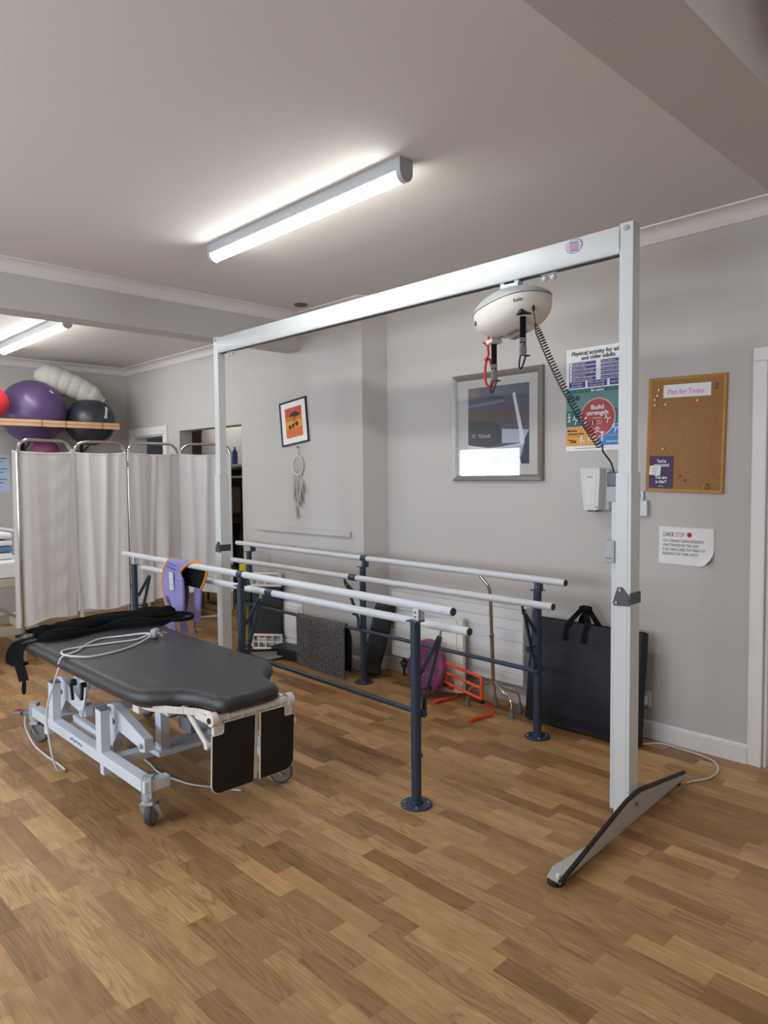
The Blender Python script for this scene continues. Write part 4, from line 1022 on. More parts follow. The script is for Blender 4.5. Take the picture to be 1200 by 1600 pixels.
solo('floor_block', MB().box((-4.62, 3.40, .045), (.34, .16, .09), Matrix.Rotation(.06, 3, 'Z'), .01), BLACKPL, 'low black block on the floor behind the hanging carpet', 'block', (-4.62, 3.40, 0))
# carpet over the back bar's cross tube
cz, cyv = .378, 3.338
def rug_fn(u, v):
    x = -4.44+.585*u; yv = 3.385+(3.305-3.385)*(x+5.19)/(2.96)-.03
    L1, L2 = .38, .33; s_ = v*(L1+L2+.055); r = .0165
    wob = .006*math.sin(u*5+1)*(1-min(1, s_/L1))
    if s_ < L1: return (x+.012*(1-s_/L1)+.0*u, yv-r-.012*(1-s_/L1)+wob, cz-(L1-s_)-.012*math.sin(u*PI)*(s_ < .02))
    if s_ < L1+.055:
        a = PI-(s_-L1)/.055*PI; return (x, yv+math.cos(a)*r, cz+math.sin(a)*r)
    k = s_-L1-.055; return (x+.035*min(1, k/.08), yv+r+.006, cz-k)
solo('carpet_offcut', MB().sheet(rug_fn, 24, 60, .009, 0, 1, 0), [RUG, BLACKCL], 'grey flecked carpet mat draped over the lower navy tube', 'mat', (-4.15, 3.34, .2))
# black curved cushion leaning in the corner of the step
wp = catmull([(-3.775, 3.50, .004), (-3.79, 3.515, .07), (-3.778, 3.535, .15), (-3.765, 3.575, .28), (-3.752, 3.60, .40), (-3.735, 3.62, .53)], 6)
def slab(P, wv, wd, th):
    m_ = MB(); w_ = Vector(wv).normalized(); rings = []
    for i, p in enumerate(P):
        tdir = (P[min(i+1, len(P)-1)]-P[max(i-1, 0)]).normalized(); n_ = tdir.cross(w_).normalized(); e = min(1, .6+i/3, .6+(len(P)-1-i)/3); ring = []
        for k in range(20):
            a = 2*PI*k/20; ca, sa = math.cos(a), math.sin(a)
            ring.append(p+w_*math.copysign(abs(ca)**.4, ca)*wd/2*e+n_*math.copysign(abs(sa)**.5, sa)*th/2*e)
        rings.append(ring)
    vs = [v for r in rings for v in r]; fs = []
    for i in range(len(rings)-1):
        for k in range(20): l = (k+1) % 20; fs.append((i*20+k, i*20+l, (i+1)*20+l, (i+1)*20+k))
    fs.append(tuple(range(19, -1, -1))); fs.append(tuple((len(rings)-1)*20+k for k in range(20)))
    return m_.add(vs, fs)
zoff = .0
solo('back_cushion', slab([p+Vector((.03, -.045, .012)) for p in wp], (.75, .66, 0), .15, .09), mat('black_leatherette', (28, 28, 31), .5, bump=.3, bscale=60), 'tall black bent cushion leaning in the wall corner beside the radiator', 'cushion', (-3.76, 3.5, 0), smooth=60)
# radiator
t = thing('radiator', (-3.12, 3.66, .14), 'long white wall radiator with horizontal grooves behind the bars', 'radiator')
rp = MB(); zz = .145
for k in range(7):
    z0 = .145+k*.068; rp.b2((-3.70, 3.625, z0+.0015), (-2.55, 3.65, z0+.0665), .003)
rp.b2((-3.698, 3.632, .147), (-2.552, 3.648, .619))
obj('front_panel', rp, RADW, t)
obj('side_panel', MB().b2((-3.702, 3.63, .145), (-3.695, 3.715, .625), .002).b2((-2.555, 3.63, .145), (-2.547, 3.715, .625), .002), RADW, t)
tg = MB().b2((-3.70, 3.625, .621), (-2.548, 3.715, .630), .002); obj('top_grille', tg, RADW, t)
obj('back_panel', MB().b2((-3.69, 3.68, .15), (-2.56, 3.70, .61)), RADW, t)
vp = MB()
for x in (-3.62,): vp.cyl((x, 3.67, .0), (x, 3.67, .15), .011, seg=12).cyl((x, 3.67, .06), (x, 3.67, .11), .022, seg=14, bev=.004).cyl((x+.05, 3.67, .0), (x+.05, 3.67, .12), .011, seg=12).cyl((x-.0, 3.64, .10), (x+.05, 3.64, .10), .014, seg=12)
obj('valve', vp, STEELDK, t)
# white board against the radiator
rx = Matrix.Rotation(math.radians(-9), 3, 'X') @ Matrix.Rotation(math.radians(-7), 3, 'Y'); bc = Vector((-3.145, 3.545, .262))
bd = MB().box(bc, (.40, .03, .48), rx, .012)
for a, b, c_, d_ in ((-.185, 0, .02, .46), (.185, 0, .03, .46), (.14, 0, .012, .46), (0, -.20, .40, .02), (0, -.225, .40, .03)):
    bd.box(bc+rx @ Vector((a, -.016, b)), (c_, .014, d_), rx, .006)
solo('plastic_board', bd, CREAM, 'white plastic board with raised rims leaning on the radiator', 'board', (-3.06, 3.53, 0))
# purple balance disc
t = thing('balance_disc', (-3.115, 3.39, 0), 'purple studded balance cushion standing against the white board', 'balance disc')
ax = Vector((-.14, -.95, .25)).normalized(); dc = Vector((-3.175, 3.43, .190))
pf_ = [(.001, -.030), (.10, -.032), (.16, -.026), (.182, -.012), (.186, 0), (.182, .012), (.16, .026), (.10, .034), (.001, .036)]
obj('cushion', MB().lathe(pf_, dc, ax, 56), PURPLEDISC, t, 60)
rfx = Vector((1, 0, 0)); X_ = (rfx-ax*rfx.dot(ax)).normalized(); Y_ = ax.cross(X_); nb = MB()
for i in range(-10, 11):
    for j in range(-11, 12):
        a, b = i*.0165+(.00825 if j % 2 else 0), j*.0143; r = math.hypot(a, b)
        if r > .15: continue
        hgt = .034 if r < .1 else .034-(r-.1)/.06*.008
        c = dc+X_*a+Y_*b+ax*hgt
        nb.tube([c-ax*.001, c+ax*.004, c+ax*.0062], [.0058, .0042, .001], 6)
o = obj('studs', nb, PURPLEDISC, t, 60); o['kind'] = 'stuff'
# orange hurdle
t = thing('hurdle', (-2.82, 3.38, 0), 'small orange plastic training hurdle on the floor before the radiator', 'hurdle')
hl, hr = Vector((-3.005, 3.425, 0)), Vector((-2.625, 3.315, 0)); zt = .252
fr = MB(); up_ = lambda p, z: p+Vector((0, 0, z))
fr.tube([up_(hl, .11), up_(hl, zt-.012), up_(hl.lerp(hr, .03), zt), up_(hl.lerp(hr, .97), zt), up_(hr, zt-.012), up_(hr, .10)], .0105, 10)
for z in (.19, .125): fr.cyl(up_(hl, z), up_(hr, z-.004), .0085, seg=10)
obj('bar_frame', fr, ORANGE, t)
for p, dx in ((hl, -.03), (hr, .0)):
    lg_ = catmull([up_(p, .115), p+Vector((.0, .03, .085)), p+Vector((.008, .085, .055)), p+Vector((.01, .10, .03)), p+Vector((.006, .075, .012)), p+Vector((.0, .02, .013)), p+Vector((-.008, -.04, .016)), p+Vector((-.015, -.09, .012))], 6)
    obj('leg', MB().tube(lg_, [.010]*(len(lg_)-16)+[.0112]*16, 10), ORANGE, t)
    obj('clip', MB().box(up_(p, .108), (.028, .026, .026), None, .004), BLACKPL, t)
# quad stick
t = thing('quad_stick', (-2.68, 3.52, 0), 'chrome four footed walking stick standing before the radiator', 'walking stick')
hub = Vector((-2.68, 3.50, .175)); top = Vector((-2.625, 3.40, .74))
st_ = MB().cyl(hub, hub.lerp(top, .55), .0125, seg=14).cyl(hub.lerp(top, .5), top, .0105, seg=14).cyl(hub.lerp(top, .53), hub.lerp(top, .56), .0145, seg=14)
st_.tube(catmull([top, top+Vector((-.005, -.01, .05)), top+Vector((-.04, -.02, .09)), top+Vector((-.06, -.025, .12)), top+Vector((-.055, -.03, .15))], 6), .0105, 12)
obj('shaft', st_, CHROME, t)
for fx, fy in ((-2.845, 3.455), (-2.735, 3.592), (-2.505, 3.45), (-2.545, 3.59)):
    f_ = Vector((fx, fy, .04)); obj('leg', MB().tube(catmull([hub+Vector((0, 0, .005)), hub.lerp(f_, .45)+Vector((0, 0, .03)), f_+(hub-f_)*Vector((.06, .06, 0)).length+Vector((0, 0, .06)), f_], 6), .0068, 10), CHROME, t)
    obj('ferrule', MB().lathe([(.019, 0), (.017, .006), (.013, .035), (.010, .055), (.001, .056)], (fx, fy, 0), seg=16), GREYPL, t)
# black carry case
t = thing('carry_case', (-2.1, 3.52, 0), 'large black zipped carry case leaning on the wall behind the gantry post', 'case')
tl = Matrix.Rotation(math.radians(-7.5), 3, 'X'); cc = Vector((-2.10, 3.575, .305)); cm = MB()
def case_pt(sx, sz, sy):
    x = .345*sx*(1-.008*sz); z = .298*sz; y = .055*sy*(1-.25*max(0, sz)**2)
    bul = .018*sy*(1-sx*sx)*(1-sz*sz)+.006*math.sin(sx*5+sz*3)*sy
    return cc+tl @ Vector((x, y+bul, z))
def q_(u, v): return math.copysign(abs(u)**.0+0, u) if False else u
nx, nz = 24, 20
grid = {}
vs = []; fs = []
for sy in (-1, 1):
    for i in range(nx+1):
        for j in range(nz+1):
            sx, sz = -1+2*i/nx, -1+2*j/nz
            ex = max(abs(sx), abs(sz)); k = 1 if ex < .9 else .72
            grid[(sy, i, j)] = len(vs); p = case_pt(sx, sz, sy*k); vs.append(p)
for sy in (-1, 1):
    for i in range(nx):
        for j in range(nz): fs.append([grid[(sy, i, j)], grid[(sy, i+1, j)], grid[(sy, i+1, j+1)], grid[(sy, i, j+1)]])
for i in range(nx):
    for j in (0, nz): fs.append([grid[(-1, i, j)], grid[(-1, i+1, j)], grid[(1, i+1, j)], grid[(1, i, j)]])
for j in range(nz):
    for i in (0, nx): fs.append([grid[(-1, i, j)], grid[(-1, i, j+1)], grid[(1, i, j+1)], grid[(1, i, j)]])
cm.add(vs, fs); obj('case_body', cm, BAGCL, t, 50)
zp = MB().tube([case_pt(-1+.1*k, 1.0, .2)+Vector((0, 0, .002)) for k in range(21)], .004, 6); obj('zip', zp, BLACKCL, t)
for sy, dx in ((-1, 0), (1, .085)):
    hs = MB(); P = [case_pt(-.34+dx*0, .62, sy*1.05), case_pt(-.34, .80, sy*1.05), case_pt(-.32, 1.0, sy*.9)]
    x0, x1 = -.27+dx, .06+dx
    f0 = [case_pt(x0, .66, sy*1.06), case_pt(x0, .95, sy*.98), case_pt(x0+.03, 1.08, sy*.6), case_pt(x0+.14, 1.26, sy*.3), case_pt((x0+x1)/2, 1.31, sy*.25), case_pt(x1-.14, 1.26, sy*.3), case_pt(x1-.03, 1.08, sy*.6), case_pt(x1, .95, sy*.98), case_pt(x1, .66, sy*1.06)]
    hs.sheet(ribbon(f0, (1, .35, 0), .036), 3, 48, .005)
    obj('handle', hs, BLACKCL, t)
obj('handle_wrap', MB().box(case_pt(-.06, 1.30, 0), (.07, .045, .03), None, .012), BLACKCL, t)

# ================================================================== ON THE WALLS
NX = (1, 0, 0); UZ = (0, 0, 1)
# large framed picture
t = thing('framed_picture', (-2.81, YB, 1.42), 'large square picture in a pewter frame behind the hoist straps', 'picture')
x0, x1, z0, z1, yf = -3.185, -2.47, 1.415, 2.118, YB
def frame_mb(x0, x1, z0, z1, y, wd, dp):
    m_ = MB()
    pr = [(0, 0), (0, dp*.7), (wd*.18, dp), (wd*.55, dp*.8), (wd*.85, dp*.55), (wd, dp*.45), (wd, 0)]
    C = [(x0, z0), (x1, z0), (x1, z1), (x0, z1)]; S = [(1, 1), (-1, 1), (-1, -1), (1, -1)]; rings = []
    for (cx, cz), (sx, sz) in zip(C, S): rings.append([Vector((cx+sx*a, y-b, cz+sz*a)) for a, b in pr])
    vs = [v for r in rings for v in r]; k = len(pr); fs = []
    for i in range(4):
        for j in range(k): l = (j+1) % k; q = (i+1) % 4; fs.append((i*k+j, i*k+l, q*k+l, q*k+j))
    return m_.add(vs, fs)
obj('frame', frame_mb(x0, x1, z0, z1, yf, .040, .032), PEWTER, t, 20)
obj('mount', MB().b2((x0+.03, yf-.012, z0+.03), (x1-.03, yf-.004, z1-.03)), MOUNT, t)
pm = [mat('photo_slate', (84, 88, 104), .6, var=.15, vscale=14), mat('photo_rust', (98, 80, 78), .6, var=.25, vscale=9), mat('photo_dark', (62, 66, 74), .6, var=.1), mat('photo_pale', (176, 184, 200), .6, var=.06), mat('photo_white_and_glare', (214, 220, 228), .6), mat('photo_mid', (118, 124, 142), .6, var=.1), mat('photo_navy', (54, 60, 78), .6), mat('photo_ink', (214, 206, 190), .6)]
px0, px1, pz0, pz1 = -3.055, -2.572, 1.522, 2.024; pw, phh = px1-px0, pz1-pz0
ar = MB(); lay = [0]
def poly(P, m_):
    lay[0] += 1; y = yf-.0122-.0002*lay[0]
    ar.prism([(px0+pw*a, y, pz0+phh*b) for a, b in P], (0, .0001, 0), m_)
poly([(0, 0), (1, 0), (1, 1), (0, 1)], 0)
poly([(0, .84), (.42, .86), (.42, 1), (0, 1)], 1)
poly([(.20, .86), (.60, .83), (.43, .90), (.44, 1), (.18, 1)], 2)
poly([(0, .78), (.60, .82), (.62, .79), (0, .74)], 5)
poly([(0, .58), (1, .48), (1, .72), (0, .73)], 1)
poly([(0, .26), (.15, .24), (.42, .23), (.56, .27), (.57, .42), (.52, .50), (.45, .54), (0, .58)], 2)
poly([(.45, .26), (.56, .27), (.57, .42), (.52, .50), (.46, .52)], 6)
poly([(.57, .27), (.57, .45), (1, .42), (.94, .30), (.9, .26)], 3)
poly([(0, 0), (.88, 0), (.86, .10), (.92, .26), (.80, .25), (.55, .22), (.35, .21), (.12, .24), (0, .26)], 4)  # window reflection painted into the print as a white lower area
poly([(.38, .09), (.86, .06), (.92, .24), (.78, .23), (.5, .21), (.42, .16)], 3)
poly([(.74, .88), (.78, .90), (.92, .36), (.93, .25), (.86, .26), (.85, .40)], 4)
poly([(1, .42), (1, 0), (.88, 0), (.86, .08), (.93, .14), (.93, .30)], 6)
poly([(.20, .0), (.34, .10), (.30, .0)], 3); poly([(.34, .0), (.36, .10), (.56, .09), (.55, .0)], 5)
ar.text('.33  TENAR', (px0+pw*.05, yf-.0152, pz0+phh*.35), (1, 0, -.03), UZ, .034, width=pw*.34, m=7, lift=.0002)
obj('photograph', ar, pm, t, 0)
obj('glass', MB().b2((x0+.032, yf-.019, z0+.032), (x1-.032, yf-.0175, z1-.032)), GLASS, t, 0)
# small tilted picture
t = thing('small_picture', (-4.74, YA, 1.73), 'small black framed orange tree picture hanging crooked on the wall', 'picture')
RT = Matrix.Rotation(math.radians(-6.0), 3, 'Y'); pc = Vector((-4.735, YA, 1.90))
def tilt(mb):
    mb.v = [pc+RT @ (v-pc) for v in mb.v]; return mb
w2, h2 = .178, .182
obj('frame', tilt(frame_mb(pc.x-w2, pc.x+w2, pc.z-h2, pc.z+h2, YA, .016, .02)), FRAMEDK, t, 20)
obj('mount', tilt(MB().b2((pc.x-w2+.01, YA-.010, pc.z-h2+.01), (pc.x+w2-.01, YA-.004, pc.z+h2-.01))), PWHITE, t)
am = [mat('art_orange', (222, 118, 48), .7, var=.1, vscale=20), mat('art_yellow', (226, 160, 62), .7, var=.1, vscale=20), mat('art_dark', (54, 38, 48), .7), mat('art_red', (206, 84, 50), .7, var=.1)]
a_ = MB(); X0, X1, Z0, Z1 = pc.x-.112, pc.x+.112, pc.z-.122, pc.z+.122
a_.b2((X0, YA-.0106, Z0), (X1, YA-.010, Z1), m=0).b2((X0, YA-.0110, Z1-.07), (X1, YA-.0104, Z1), m=3).b2((X0, YA-.0110, Z0+.075), (X1, YA-.0104, Z0+.135), m=1)
a_.prism([(pc.x-.065, YA-.0114, pc.z+.042), (pc.x-.03, YA-.0114, pc.z+.052), (pc.x+.03, YA-.0114, pc.z+.040), (pc.x+.09, YA-.0114, pc.z+.046), (pc.x+.08, YA-.0114, pc.z+.066), (pc.x+.03, YA-.0114, pc.z+.088), (pc.x-.03, YA-.0114, pc.z+.076)], (0, -.0003, 0), 2)
a_.bar((pc.x+.02, YA-.0118, pc.z-.02), (pc.x-.01, YA-.0118, pc.z+.045), .006, .0004, (0, 1, 0), 0, 2).bar((pc.x+.005, YA-.0118, pc.z+.01), (pc.x+.04, YA-.0118, pc.z+.045), .004, .0004, (0, 1, 0), 0, 2)
for dx, dz, s_ in ((-.055, -.035, .02), (-.01, -.028, .021), (.04, -.018, .022)):
    a_.prism([(pc.x+dx+s_*c_*math.cos(k*PI/5), YA-.0114, pc.z+dz+s_*.9*math.sin(k*PI/5)) for k, c_ in enumerate((1, .85, 1, .9, 1, .8, 1, .95, .7, .95))], (0, -.0003, 0), 2)
obj('artwork', tilt(a_), am, t, 0)
# dream catcher
t = thing('dream_catcher', (-4.69, YA, 1.45), 'cream dream catcher with feathers hanging below the small picture', 'dream catcher')
dc = Vector((-4.69, YA-.012, 1.545)); rg = MB()
rg.tube([dc+Vector((math.cos(a)*.070, 0, math.sin(a)*.078)) for a in [2*PI*k/40 for k in range(40)]], .006, 8, closed=True); obj('hoop', rg, ROPE, t)
wb = MB()
for rr_ in (.062, .045, .028, .014):
    for k in range(10):
        a0, a1 = 2*PI*k/10+rr_*30, 2*PI*(k+1)/10+rr_*30; b0, b1 = a0-.31, 0
        p0 = dc+Vector((math.cos(a0)*rr_*1.05, 0, math.sin(a0)*rr_*1.15)); p1 = dc+Vector((math.cos(a1)*rr_*1.05, 0, math.sin(a1)*rr_*1.15)); r2_ = rr_+.018
        pm_ = dc+Vector((math.cos((a0+a1)/2)*r2_*1.05, 0, math.sin((a0+a1)/2)*r2_*1.15)); wb.tube([p0, pm_, p1], .0022, 5); wb.tube([p0, p1], .0022, 5)
obj('web', wb, ROPE, t)
obj('hanging_cord', MB().cyl(dc+Vector((0, 0, .078)), (-4.685, YA-.012, 1.70), .0035, seg=8), ROPE, t)
obj('bead', MB().ball((-4.686, YA-.014, 1.695), .009, nu=12, nv=8), mat('bead_brown', (150, 90, 80), .5), t)
rn = random.Random(11)
for k in range(11):
    a = -PI/2+(k-5)*.17; s0 = dc+Vector((math.cos(a)*.07, 0, math.sin(a)*.078)); ln_ = .06+.05*(k % 3)+(.10 if k in (5, 6, 4) else 0)
    ft = MB().tube([s0, s0+Vector((rn.uniform(-.01, .01), -.004, -ln_))], .0014, 5)
    e = s0+Vector((rn.uniform(-.02, .02), -.006, -ln_)); L = .085+rn.uniform(0, .05); sw = rn.uniform(-.03, .03); tw = rn.uniform(.4, 1)
    def fe(u, v, e=e, L=L, sw=sw, tw=tw): wd = .016*math.sin(PI*min(1, v*.95+.05))**.6; return e+Vector((sw*v*v+(u-.5)*2*wd*tw, -.004-(u-.5)*wd*.8, -L*v))
    ft.sheet(fe, 4, 8, .0012); obj('feather', ft, mat('feather_pale', (196, 186, 180), .95, var=.08), t)
# poster
t = thing('wall_poster', (-2.06, YB, 1.59), 'colourful physical activity poster on the wall beside the gantry post', 'poster')
PX, PZ, PWd, PH = -2.318, 1.59, .42, .592; sk = 0.0
ps = MB(); tx = MB()
def R4(a, b, c_, d_, m_, l=1): ps.b2((PX+a, YB-.0015-.0004*l, PZ+b), (PX+c_, YB-.0008, PZ+d_), m=m_)
R4(0, 0, PWd, PH, 0, 0)
for k in range(5):
    z = .503-.0225*k; R4(.018, z-.0092, .192, z+.0092, 1); R4(.222, z-.0092, .402, z+.0092, 1)
    ps.lathe([(.008, 0), (.008, .0005), (.001, .0006)], (PX+.030, YB-.0019, PZ+z), (0, -1, 0), 14, 0)
for a, b in ((.018, .125), (.140, .262), (.278, .402)): R4(a, .365, b, .401, 1)
R4(0, .13, PWd, .3305, 3, 1); R4(0, .331, PWd, .358, 2, 1); R4(0, .13, PWd, .235, 2, 2)
R4(0, .028, .202, .140, 0, 3); R4(0, .028, .198, .1385, 5, 4); R4(.20, .028, PWd, .146, 0, 3); R4(.203, .028, PWd, .1435, 6, 4)
def disc(cx, cz, r, m_, l): ps.lathe([(r, 0), (r, .0003*l), (.001, .0003*l+.0001)], (PX+cx, YB-.0019, PZ+cz), (0, -1, 0), 48, m_)
disc(.205, .187, .110, 0, 6); disc(.205, .187, .1065, 4, 8)
yT = YB-.0052
def T(s_, a, b, sz, wd, al, m_, bold=.0): ps.text(s_, (PX+a, yT, PZ+b), NX, UZ, sz, wd, al, m_, .0002, bold)
T('Physical activity for adults', .21, .552, .034, .345, 'CENTER', 7, .012); T('and older adults', .206, .524, .034, .212, 'CENTER', 7, .012)
for k, s_ in enumerate(('Benefits health', 'Improves sleep', 'Maintains healthy weight', 'Manages stress', 'Improves quality of life')): T(s_, .044, .4985-.0225*k, .014, None, 'LEFT', 0)
for k, s_ in enumerate(('Type II Diabetes', 'Cardiovascular disease', 'Falls, depression etc.', 'Joint and back pain', 'Cancers (colon and breast)')): T(s_, .228, .4985-.0225*k, .013, None, 'LEFT', 0)
T('Some is good,', .0715, .386, .015, .07, 'CENTER', 0); T('more is better', .0715, .370, .015, .07, 'CENTER', 0)
T('Make a start today:', .201, .386, .015, .10, 'CENTER', 0); T("it's never too late", .201, .370, .015, .09, 'CENTER', 0); T('Every minute counts', .34, .378, .015, .10, 'CENTER', 0)
T('Be active', .205, .337, .022, .080, 'CENTER', 0, .02); T('at least', .022, .319, .010, None, 'LEFT', 7); T('150', .018, .293, .036, .072, 'LEFT', 7, .02); T('minutes', .022, .281, .011, None, 'LEFT', 7); T('OR', .205, .318, .011, None, 'CENTER', 7)
T('Build', .205, .234, .036, .080, 'CENTER', 0, .025); T('strength', .205, .202, .036, .136, 'CENTER', 0, .025); T('on at least', .205, .181, .014, .06, 'CENTER', 0)
R4(.160, .146, .190, .172, 7, 8.4); T('2', .175, .149, .028, None, 'CENTER', 0, .02); T('days a', .202, .163, .014, None, 'LEFT', 0); T('week', .202, .148, .014, None, 'LEFT', 0)
T('Minimise', .012, .112, .017, .062, 'LEFT', 7, .02); T('sedentary time', .012, .094, .017, .105, 'LEFT', 7, .02); T('Break up periods of inactivity', .012, .083, .008, None, 'LEFT', 7)
T('To reduce your chance of frailty', .270, .080, .008, None, 'LEFT', 0); T('Improve balance', .262, .043, .018, .12, 'LEFT', 0, .02)
def figure(cx, cz, s_, pose, m_=0):
    y = YB-.0052; P_ = lambda a, b: Vector((PX+cx+a*s_, y, PZ+cz+b*s_))
    ps.lathe([(.16*s_, 0), (.16*s_, .0005), (.001, .0006)], P_(pose[0][0], pose[0][1]), (0, -1, 0), 12, m_)
    for a, b in pose[1:]:
        ps.bar(P_(*a), P_(*b), .16*s_, .0006, (0, 1, 0), 0, m_)
stand = [(0, 1.0), ((0, .8), (0, .3)), ((0, .3), (-.2, -.4)), ((0, .3), (.22, -.4)), ((0, .75), (-.28, .35)), ((0, .75), (.28, .4))]
armsup = [(0, 1.0), ((0, .8), (0, -.4)), ((0, .75), (-.32, 1.1)), ((0, .75), (.32, 1.1)), ((.1, .3), (.1, -.4)), ((-.1, .3), (-.1, -.4))]
lunge = [(0, .8), ((0, .6), (0, .1)), ((0, .1), (-.5, -.3)), ((0, .1), (.5, -.1)), ((-.6, .5), (.6, .55))]
kick = [(-.3, .9), ((-.2, .7), (.1, .3)), ((.1, .3), (-.1, -.4)), ((.1, .3), (.6, .6)), ((-.2, .7), (-.6, .4))]
sit = [(-.2, 1.0), ((-.2, .8), (-.2, .2)), ((-.2, .2), (.3, .2)), ((.3, .2), (.4, -.3)), ((-.2, .7), (.2, .5)), ((-.4, .9), (-.4, -.3))]
lie = [(-.8, .4), ((-.6, .3), (.6, .1)), ((-.7, -.1), (.7, -.1)), ((.7, .3), (.7, -.1)), ((-.2, .3), (.1, .5))]
figure(.022, .180, .034, stand); figure(.065, .166, .034, kick); figure(.128, .160, .030, armsup); figure(.268, .165, .032, kick); figure(.205, .108, .030, lunge)
figure(.045, .052, .030, lie, 7); figure(.110, .052, .030, sit); figure(.16, .054, .026, sit); figure(.235, .065, .036, armsup); figure(.315, .108, .034, kick); figure(.395, .24, .034, stand)
R4(.05, .3225, .185, .3232, 7, 6); R4(.225, .3225, .38, .3232, 7, 6); R4(.06, .013, .26, .015, 7, 6); R4(.12, .308, .29, .3088, 7, 6)
obj('sheet', ps, [PWHITE, PPURPLE, PTEAL, PTEAL2, PRED, PORANGE, PBLUE, INK], t, 0)
# soap dispenser
t = thing('soap_dispenser', (-2.08, YB, 1.245), 'white wall soap dispenser just left of the gantry post', 'dispenser')
sd = MB()
P = [(-2.150, 1.485), (-2.035, 1.485), (-2.03, 1.47), (-2.040, 1.262), (-2.046, 1.252), (-2.124, 1.252), (-2.130, 1.262), (-2.152, 1.47)]
body = MB(); 
body.b2((-2.155, YB-.055, 1.248), (-2.012, YB, 1.478), .012)
obj('back_case', body, WHITE, t)
cv_ = MB().prism([(x-.002, YB-.118+.022*abs(z-1.37)/.12*0, z) for x, z in P], (0, .07, 0)); obj('front_cover', cv_, WHITE, t, 25)
ins = MB().prism([(-2.128, YB-.1195, 1.45), (-2.055, YB-.1195, 1.45), (-2.062, YB-.1195, 1.28), (-2.119, YB-.1195, 1.28)], (0, .003, 0)); obj('cover_inset', ins, CREAM, t, 0)
obj('maker_plate', MB().b2((-2.113, YB-.1205, 1.432), (-2.075, YB-.118, 1.442), .001), LGREYPL, t)
obj('nozzle', MB().b2((-2.115, YB-.11, 1.240), (-2.06, YB-.05, 1.254), .004), GREYPL, t)
obj('lock', MB().cyl((-2.052, YB-.1175, 1.268), (-2.052, YB-.1205, 1.268), .004, seg=10), BLACKPL, t)
# sensors
o = thing('wall_thermometer', (-1.845, YB, 1.31), 'small white rounded thermometer with dark display above the white wall box', 'thermometer')
obj('case', MB().box((-1.85, YB-.009, 1.333), (.045, .018, .052), None, .008), WHITE, o); obj('display', MB().box((-1.855, YB-.0185, 1.333), (.024, .002, .032), None, .0005), BLACKPL, o)
o = thing('wall_sensor', (-1.845, YB, 1.222), 'white square wall box right of the gantry post, under the cork board', 'sensor')
obj('case', MB().box((-1.845, YB-.014, 1.265), (.085, .028, .086), None, .004), WHITE, o); obj('indicator', MB().cyl((-1.84, YB-.0275, 1.268), (-1.84, YB-.0285, 1.268), .003, seg=10), GREYPL, o)
# cork board
t = thing('cork_board', (-1.61, YB, 1.36), 'oak framed cork notice board right of the gantry post', 'notice board')
tl_ = math.radians(1.3); bc = Vector((-1.608, YB, 1.655)); RB = Matrix.Rotation(tl_, 3, 'Y') if False else Matrix.Rotation(0.025, 3, 'Y')
def bt(mb): mb.v = [bc+RB @ (v-bc) for v in mb.v]; return mb
bw, bh = .204, .303
obj('frame', bt(frame_mb(bc.x-bw, bc.x+bw, bc.z-bh, bc.z+bh, YB, .018, .016)), OAK, t, 20)
obj('cork_sheet', bt(MB().b2((bc.x-bw+.012, YB-.008, bc.z-bh+.012), (bc.x+bw-.012, YB-.001, bc.z+bh-.012))), CORK, t)
BP = lambda a, b, y=.009: bc+RB @ Vector((a, -y, b))
def flat_on_board(a0, b0, a1, b1, y=.0095): return bt(MB().b2((bc.x+a0, YB-y, bc.z+b0), (bc.x+a1, YB-.0081, bc.z+b1), m=0))
m_ = flat_on_board(-.122, .195, .126, .262); m_.text('Plan for Today', BP(-.098, .212, .0096), RB @ Vector(NX), RB @ Vector(UZ), .038, .19, 'LEFT', 1)
m_.v = m_.v; o = solo('paper_header', m_, [PAPER, INKPINK], 'white strip reading Plan for Today in pink, pinned atop the cork board', 'paper', tuple(BP(0, .195)))
o2 = solo('sticky_tape', bt(MB().b2((bc.x+.098, YB-.0112, bc.z+.222), (bc.x+.126, YB-.0099, bc.z+.262))), mat('pale_tape', (222, 226, 232), .3), 'pale tape square on the right end of the Plan for Today strip', 'tape', tuple(BP(.11, .22)))
m_ = flat_on_board(-.186, -.284, -.056, -.112, .0096)
rU, rR = RB @ Vector(UZ), RB @ Vector(NX)
for s_, b, wd in (("You're", -.148, .052), ('awesome!', -.168, .085), ('You are', -.234, .066), ('a star!', -.256, .058)): m_.text(s_, BP(-.120, b, .0098), rR, rU, .026, wd, 'CENTER', 1, .0006, .02)
m_.box(BP(-.12, -.272, .0103), (.03, .0006, .002), RB, m=1)
solo('quote_card', m_, [CARDPURPLE, PWHITE], "dark purple card reading You're awesome on the cork board's lower left", 'card', tuple(BP(-.12, -.284)))
m_ = MB().box(BP(-.153, -.19, .0125), (.062, .0012, .050), RB @ Matrix.Rotation(.08, 3, 'Y'), m=0)
for k in range(4): m_.box(BP(-.155, -.176-.01*k, .0134), (.04-.006*k, .0006, .003), RB, m=1)
solo('torn_note', m_, [PAPER, mat('faint_print', (168, 164, 168), .8)], 'small torn white note stuck over the purple card', 'note', tuple(BP(-.153, -.19)))
PINW = mat('pin_white', (236, 232, 226), .35); PINR = mat('pin_red', (200, 44, 36), .35); PINB = mat('pin_dark', (60, 64, 66), .35); PINBL = mat('pin_blue', (60, 90, 130), .35); PINO = mat('pin_amber', (220, 150, 70), .35)
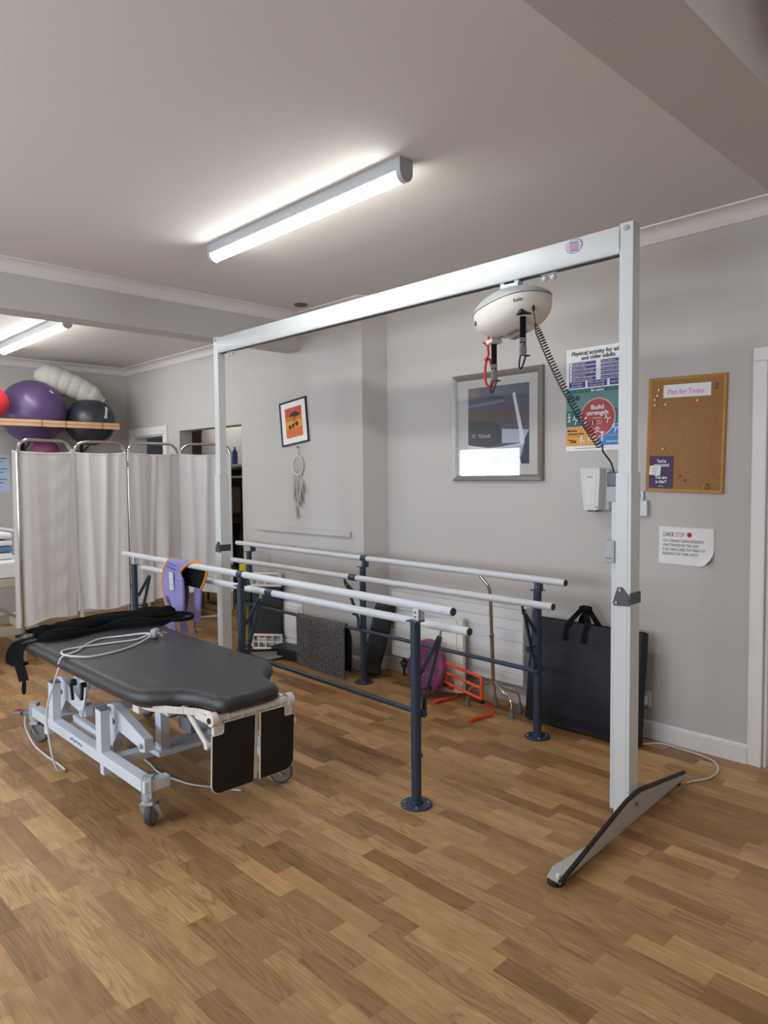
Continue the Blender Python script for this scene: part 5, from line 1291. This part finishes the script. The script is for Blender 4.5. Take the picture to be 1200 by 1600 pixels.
pins = [(-.145, .238, PINW, 'white pin on the cork board left of the paper strip, the upper one'), (-.152, .208, PINW, 'white pin on the cork board just below the uppermost left pin'), (-.165, .187, PINW, 'white pin on the cork board left side, third down'), (-.163, .158, PINW, 'smallest white pin at the cork board left side, fourth down'),
        (-.105, .158, PINW, 'white pin below the left end of the paper strip'), (.062, .172, PINW, 'white pin below the right end of the paper strip'), (-.112, -.075, PINW, 'white pin just above the purple card'),
        (.150, .250, PINR, 'red pin at the cork board top right corner'), (.150, .232, PINBL, 'blue pin under the red pin at the top right of the cork board'), (-.018, -.215, PINR, 'red pin right of the purple card, the higher one'), (.006, -.24, PINR, 'red pin right of the purple card, the lower one'),
        (.125, -.258, PINB, 'dark pin at the cork board bottom right corner'), (.110, -.275, PINO, 'amber pin at the cork board bottom right, left of a red one'), (.126, -.275, PINR, 'red pin at the cork board bottom right corner')]
for a, b, pmx, lab in pins:
    p = BP(a, b, .008); solo('push_pin', MB().lathe([(.0025, 0), (.0025, .004), (.0055, .006), (.0055, .011), (.004, .0125), (.001, .013)], p, (0, -1, 0), 14), pmx, lab, 'pin', tuple(p), 'pins on the cork board')
# paper notice, lower corner curled
def nt(u, v):
    x = -1.744+.290*u; z = .972+.198*v-.004*u
    curl = max(0, (u-.72)/.28)*max(0, (.5-v)/.5)
    return (x-.02*curl*curl, YB-.003-.03*curl**1.5, z+.03*curl**2)
m_ = MB().sheet(nt, 16, 12, .0012)
yn = YB-.0038
m_.text('CARER', (-1.722, yn, 1.118), NX, UZ, .032, .060, 'LEFT', 1); m_.text('STOP', (-1.655, yn, 1.118), NX, UZ, .032, .050, 'LEFT', 2)
m_.lathe([(.013, 0), (.013, .0006), (.001, .0007)], (-1.580, yn, 1.130), (0, -1, 0), 24, 2)
for s_, z, wd in (('YOU CANNOT LEAVE RESIDENTS', 1.088, .216), ('UNATTENDED IN THE GYM.', 1.065, .190), ('IF NO ONE IS HERE STAY WITH THE', 1.042, .226), ('RESIDENT FOR THEIR SAFETY', 1.019, .192)): m_.text(s_, (-1.722, yn, z), NX, UZ, .021, wd, 'LEFT', 1)
solo('carer_notice', m_, [PAPER, INK, INKRED], 'white CARER STOP notice with curled corner below the cork board', 'notice', (-1.6, YB, .97))
# socket, plug and lead to the gantry
t = thing('wall_socket', (-1.85, YB, .17), 'white double wall socket low on the wall behind the gantry post', 'socket')
obj('face_plate', MB().box((-1.852, YB-.006, .215), (.146, .012, .088), None, .003), WHITE, t)
obj('switch', MB().box((-1.815, YB-.0125, .235), (.01, .004, .016), None, .001), WHITE, t)
t = thing('gantry_lead', (-1.6, 3.4, 0), 'thin white lead from the wall plug across the floor to the gantry foot', 'power lead')
obj('plug', MB().box((-1.815, YB-.036, .212), (.048, .048, .048), None, .008), WHITE, t)
lp = catmull([(-1.812, YB-.05, .19), (-1.815, YB-.055, .13), (-1.84, YB-.06, .05), (-1.86, 3.62, .008), (-1.80, 3.605, .006), (-1.755, 3.608, .006), (-1.70, 3.675, .006), (-1.60, 3.676, .006), (-1.45, 3.655, .006), (-1.375, 3.60, .006), (-1.335, 3.50, .006), (-1.34, 3.40, .006), (-1.38, 3.315, .006), (-1.385, 3.27, .010)], 8)
obj('cable', MB().tube(lp, .004, 8), WHITE, t)

for o in bpy.data.objects:
    if '_org' in o: del o['_org']
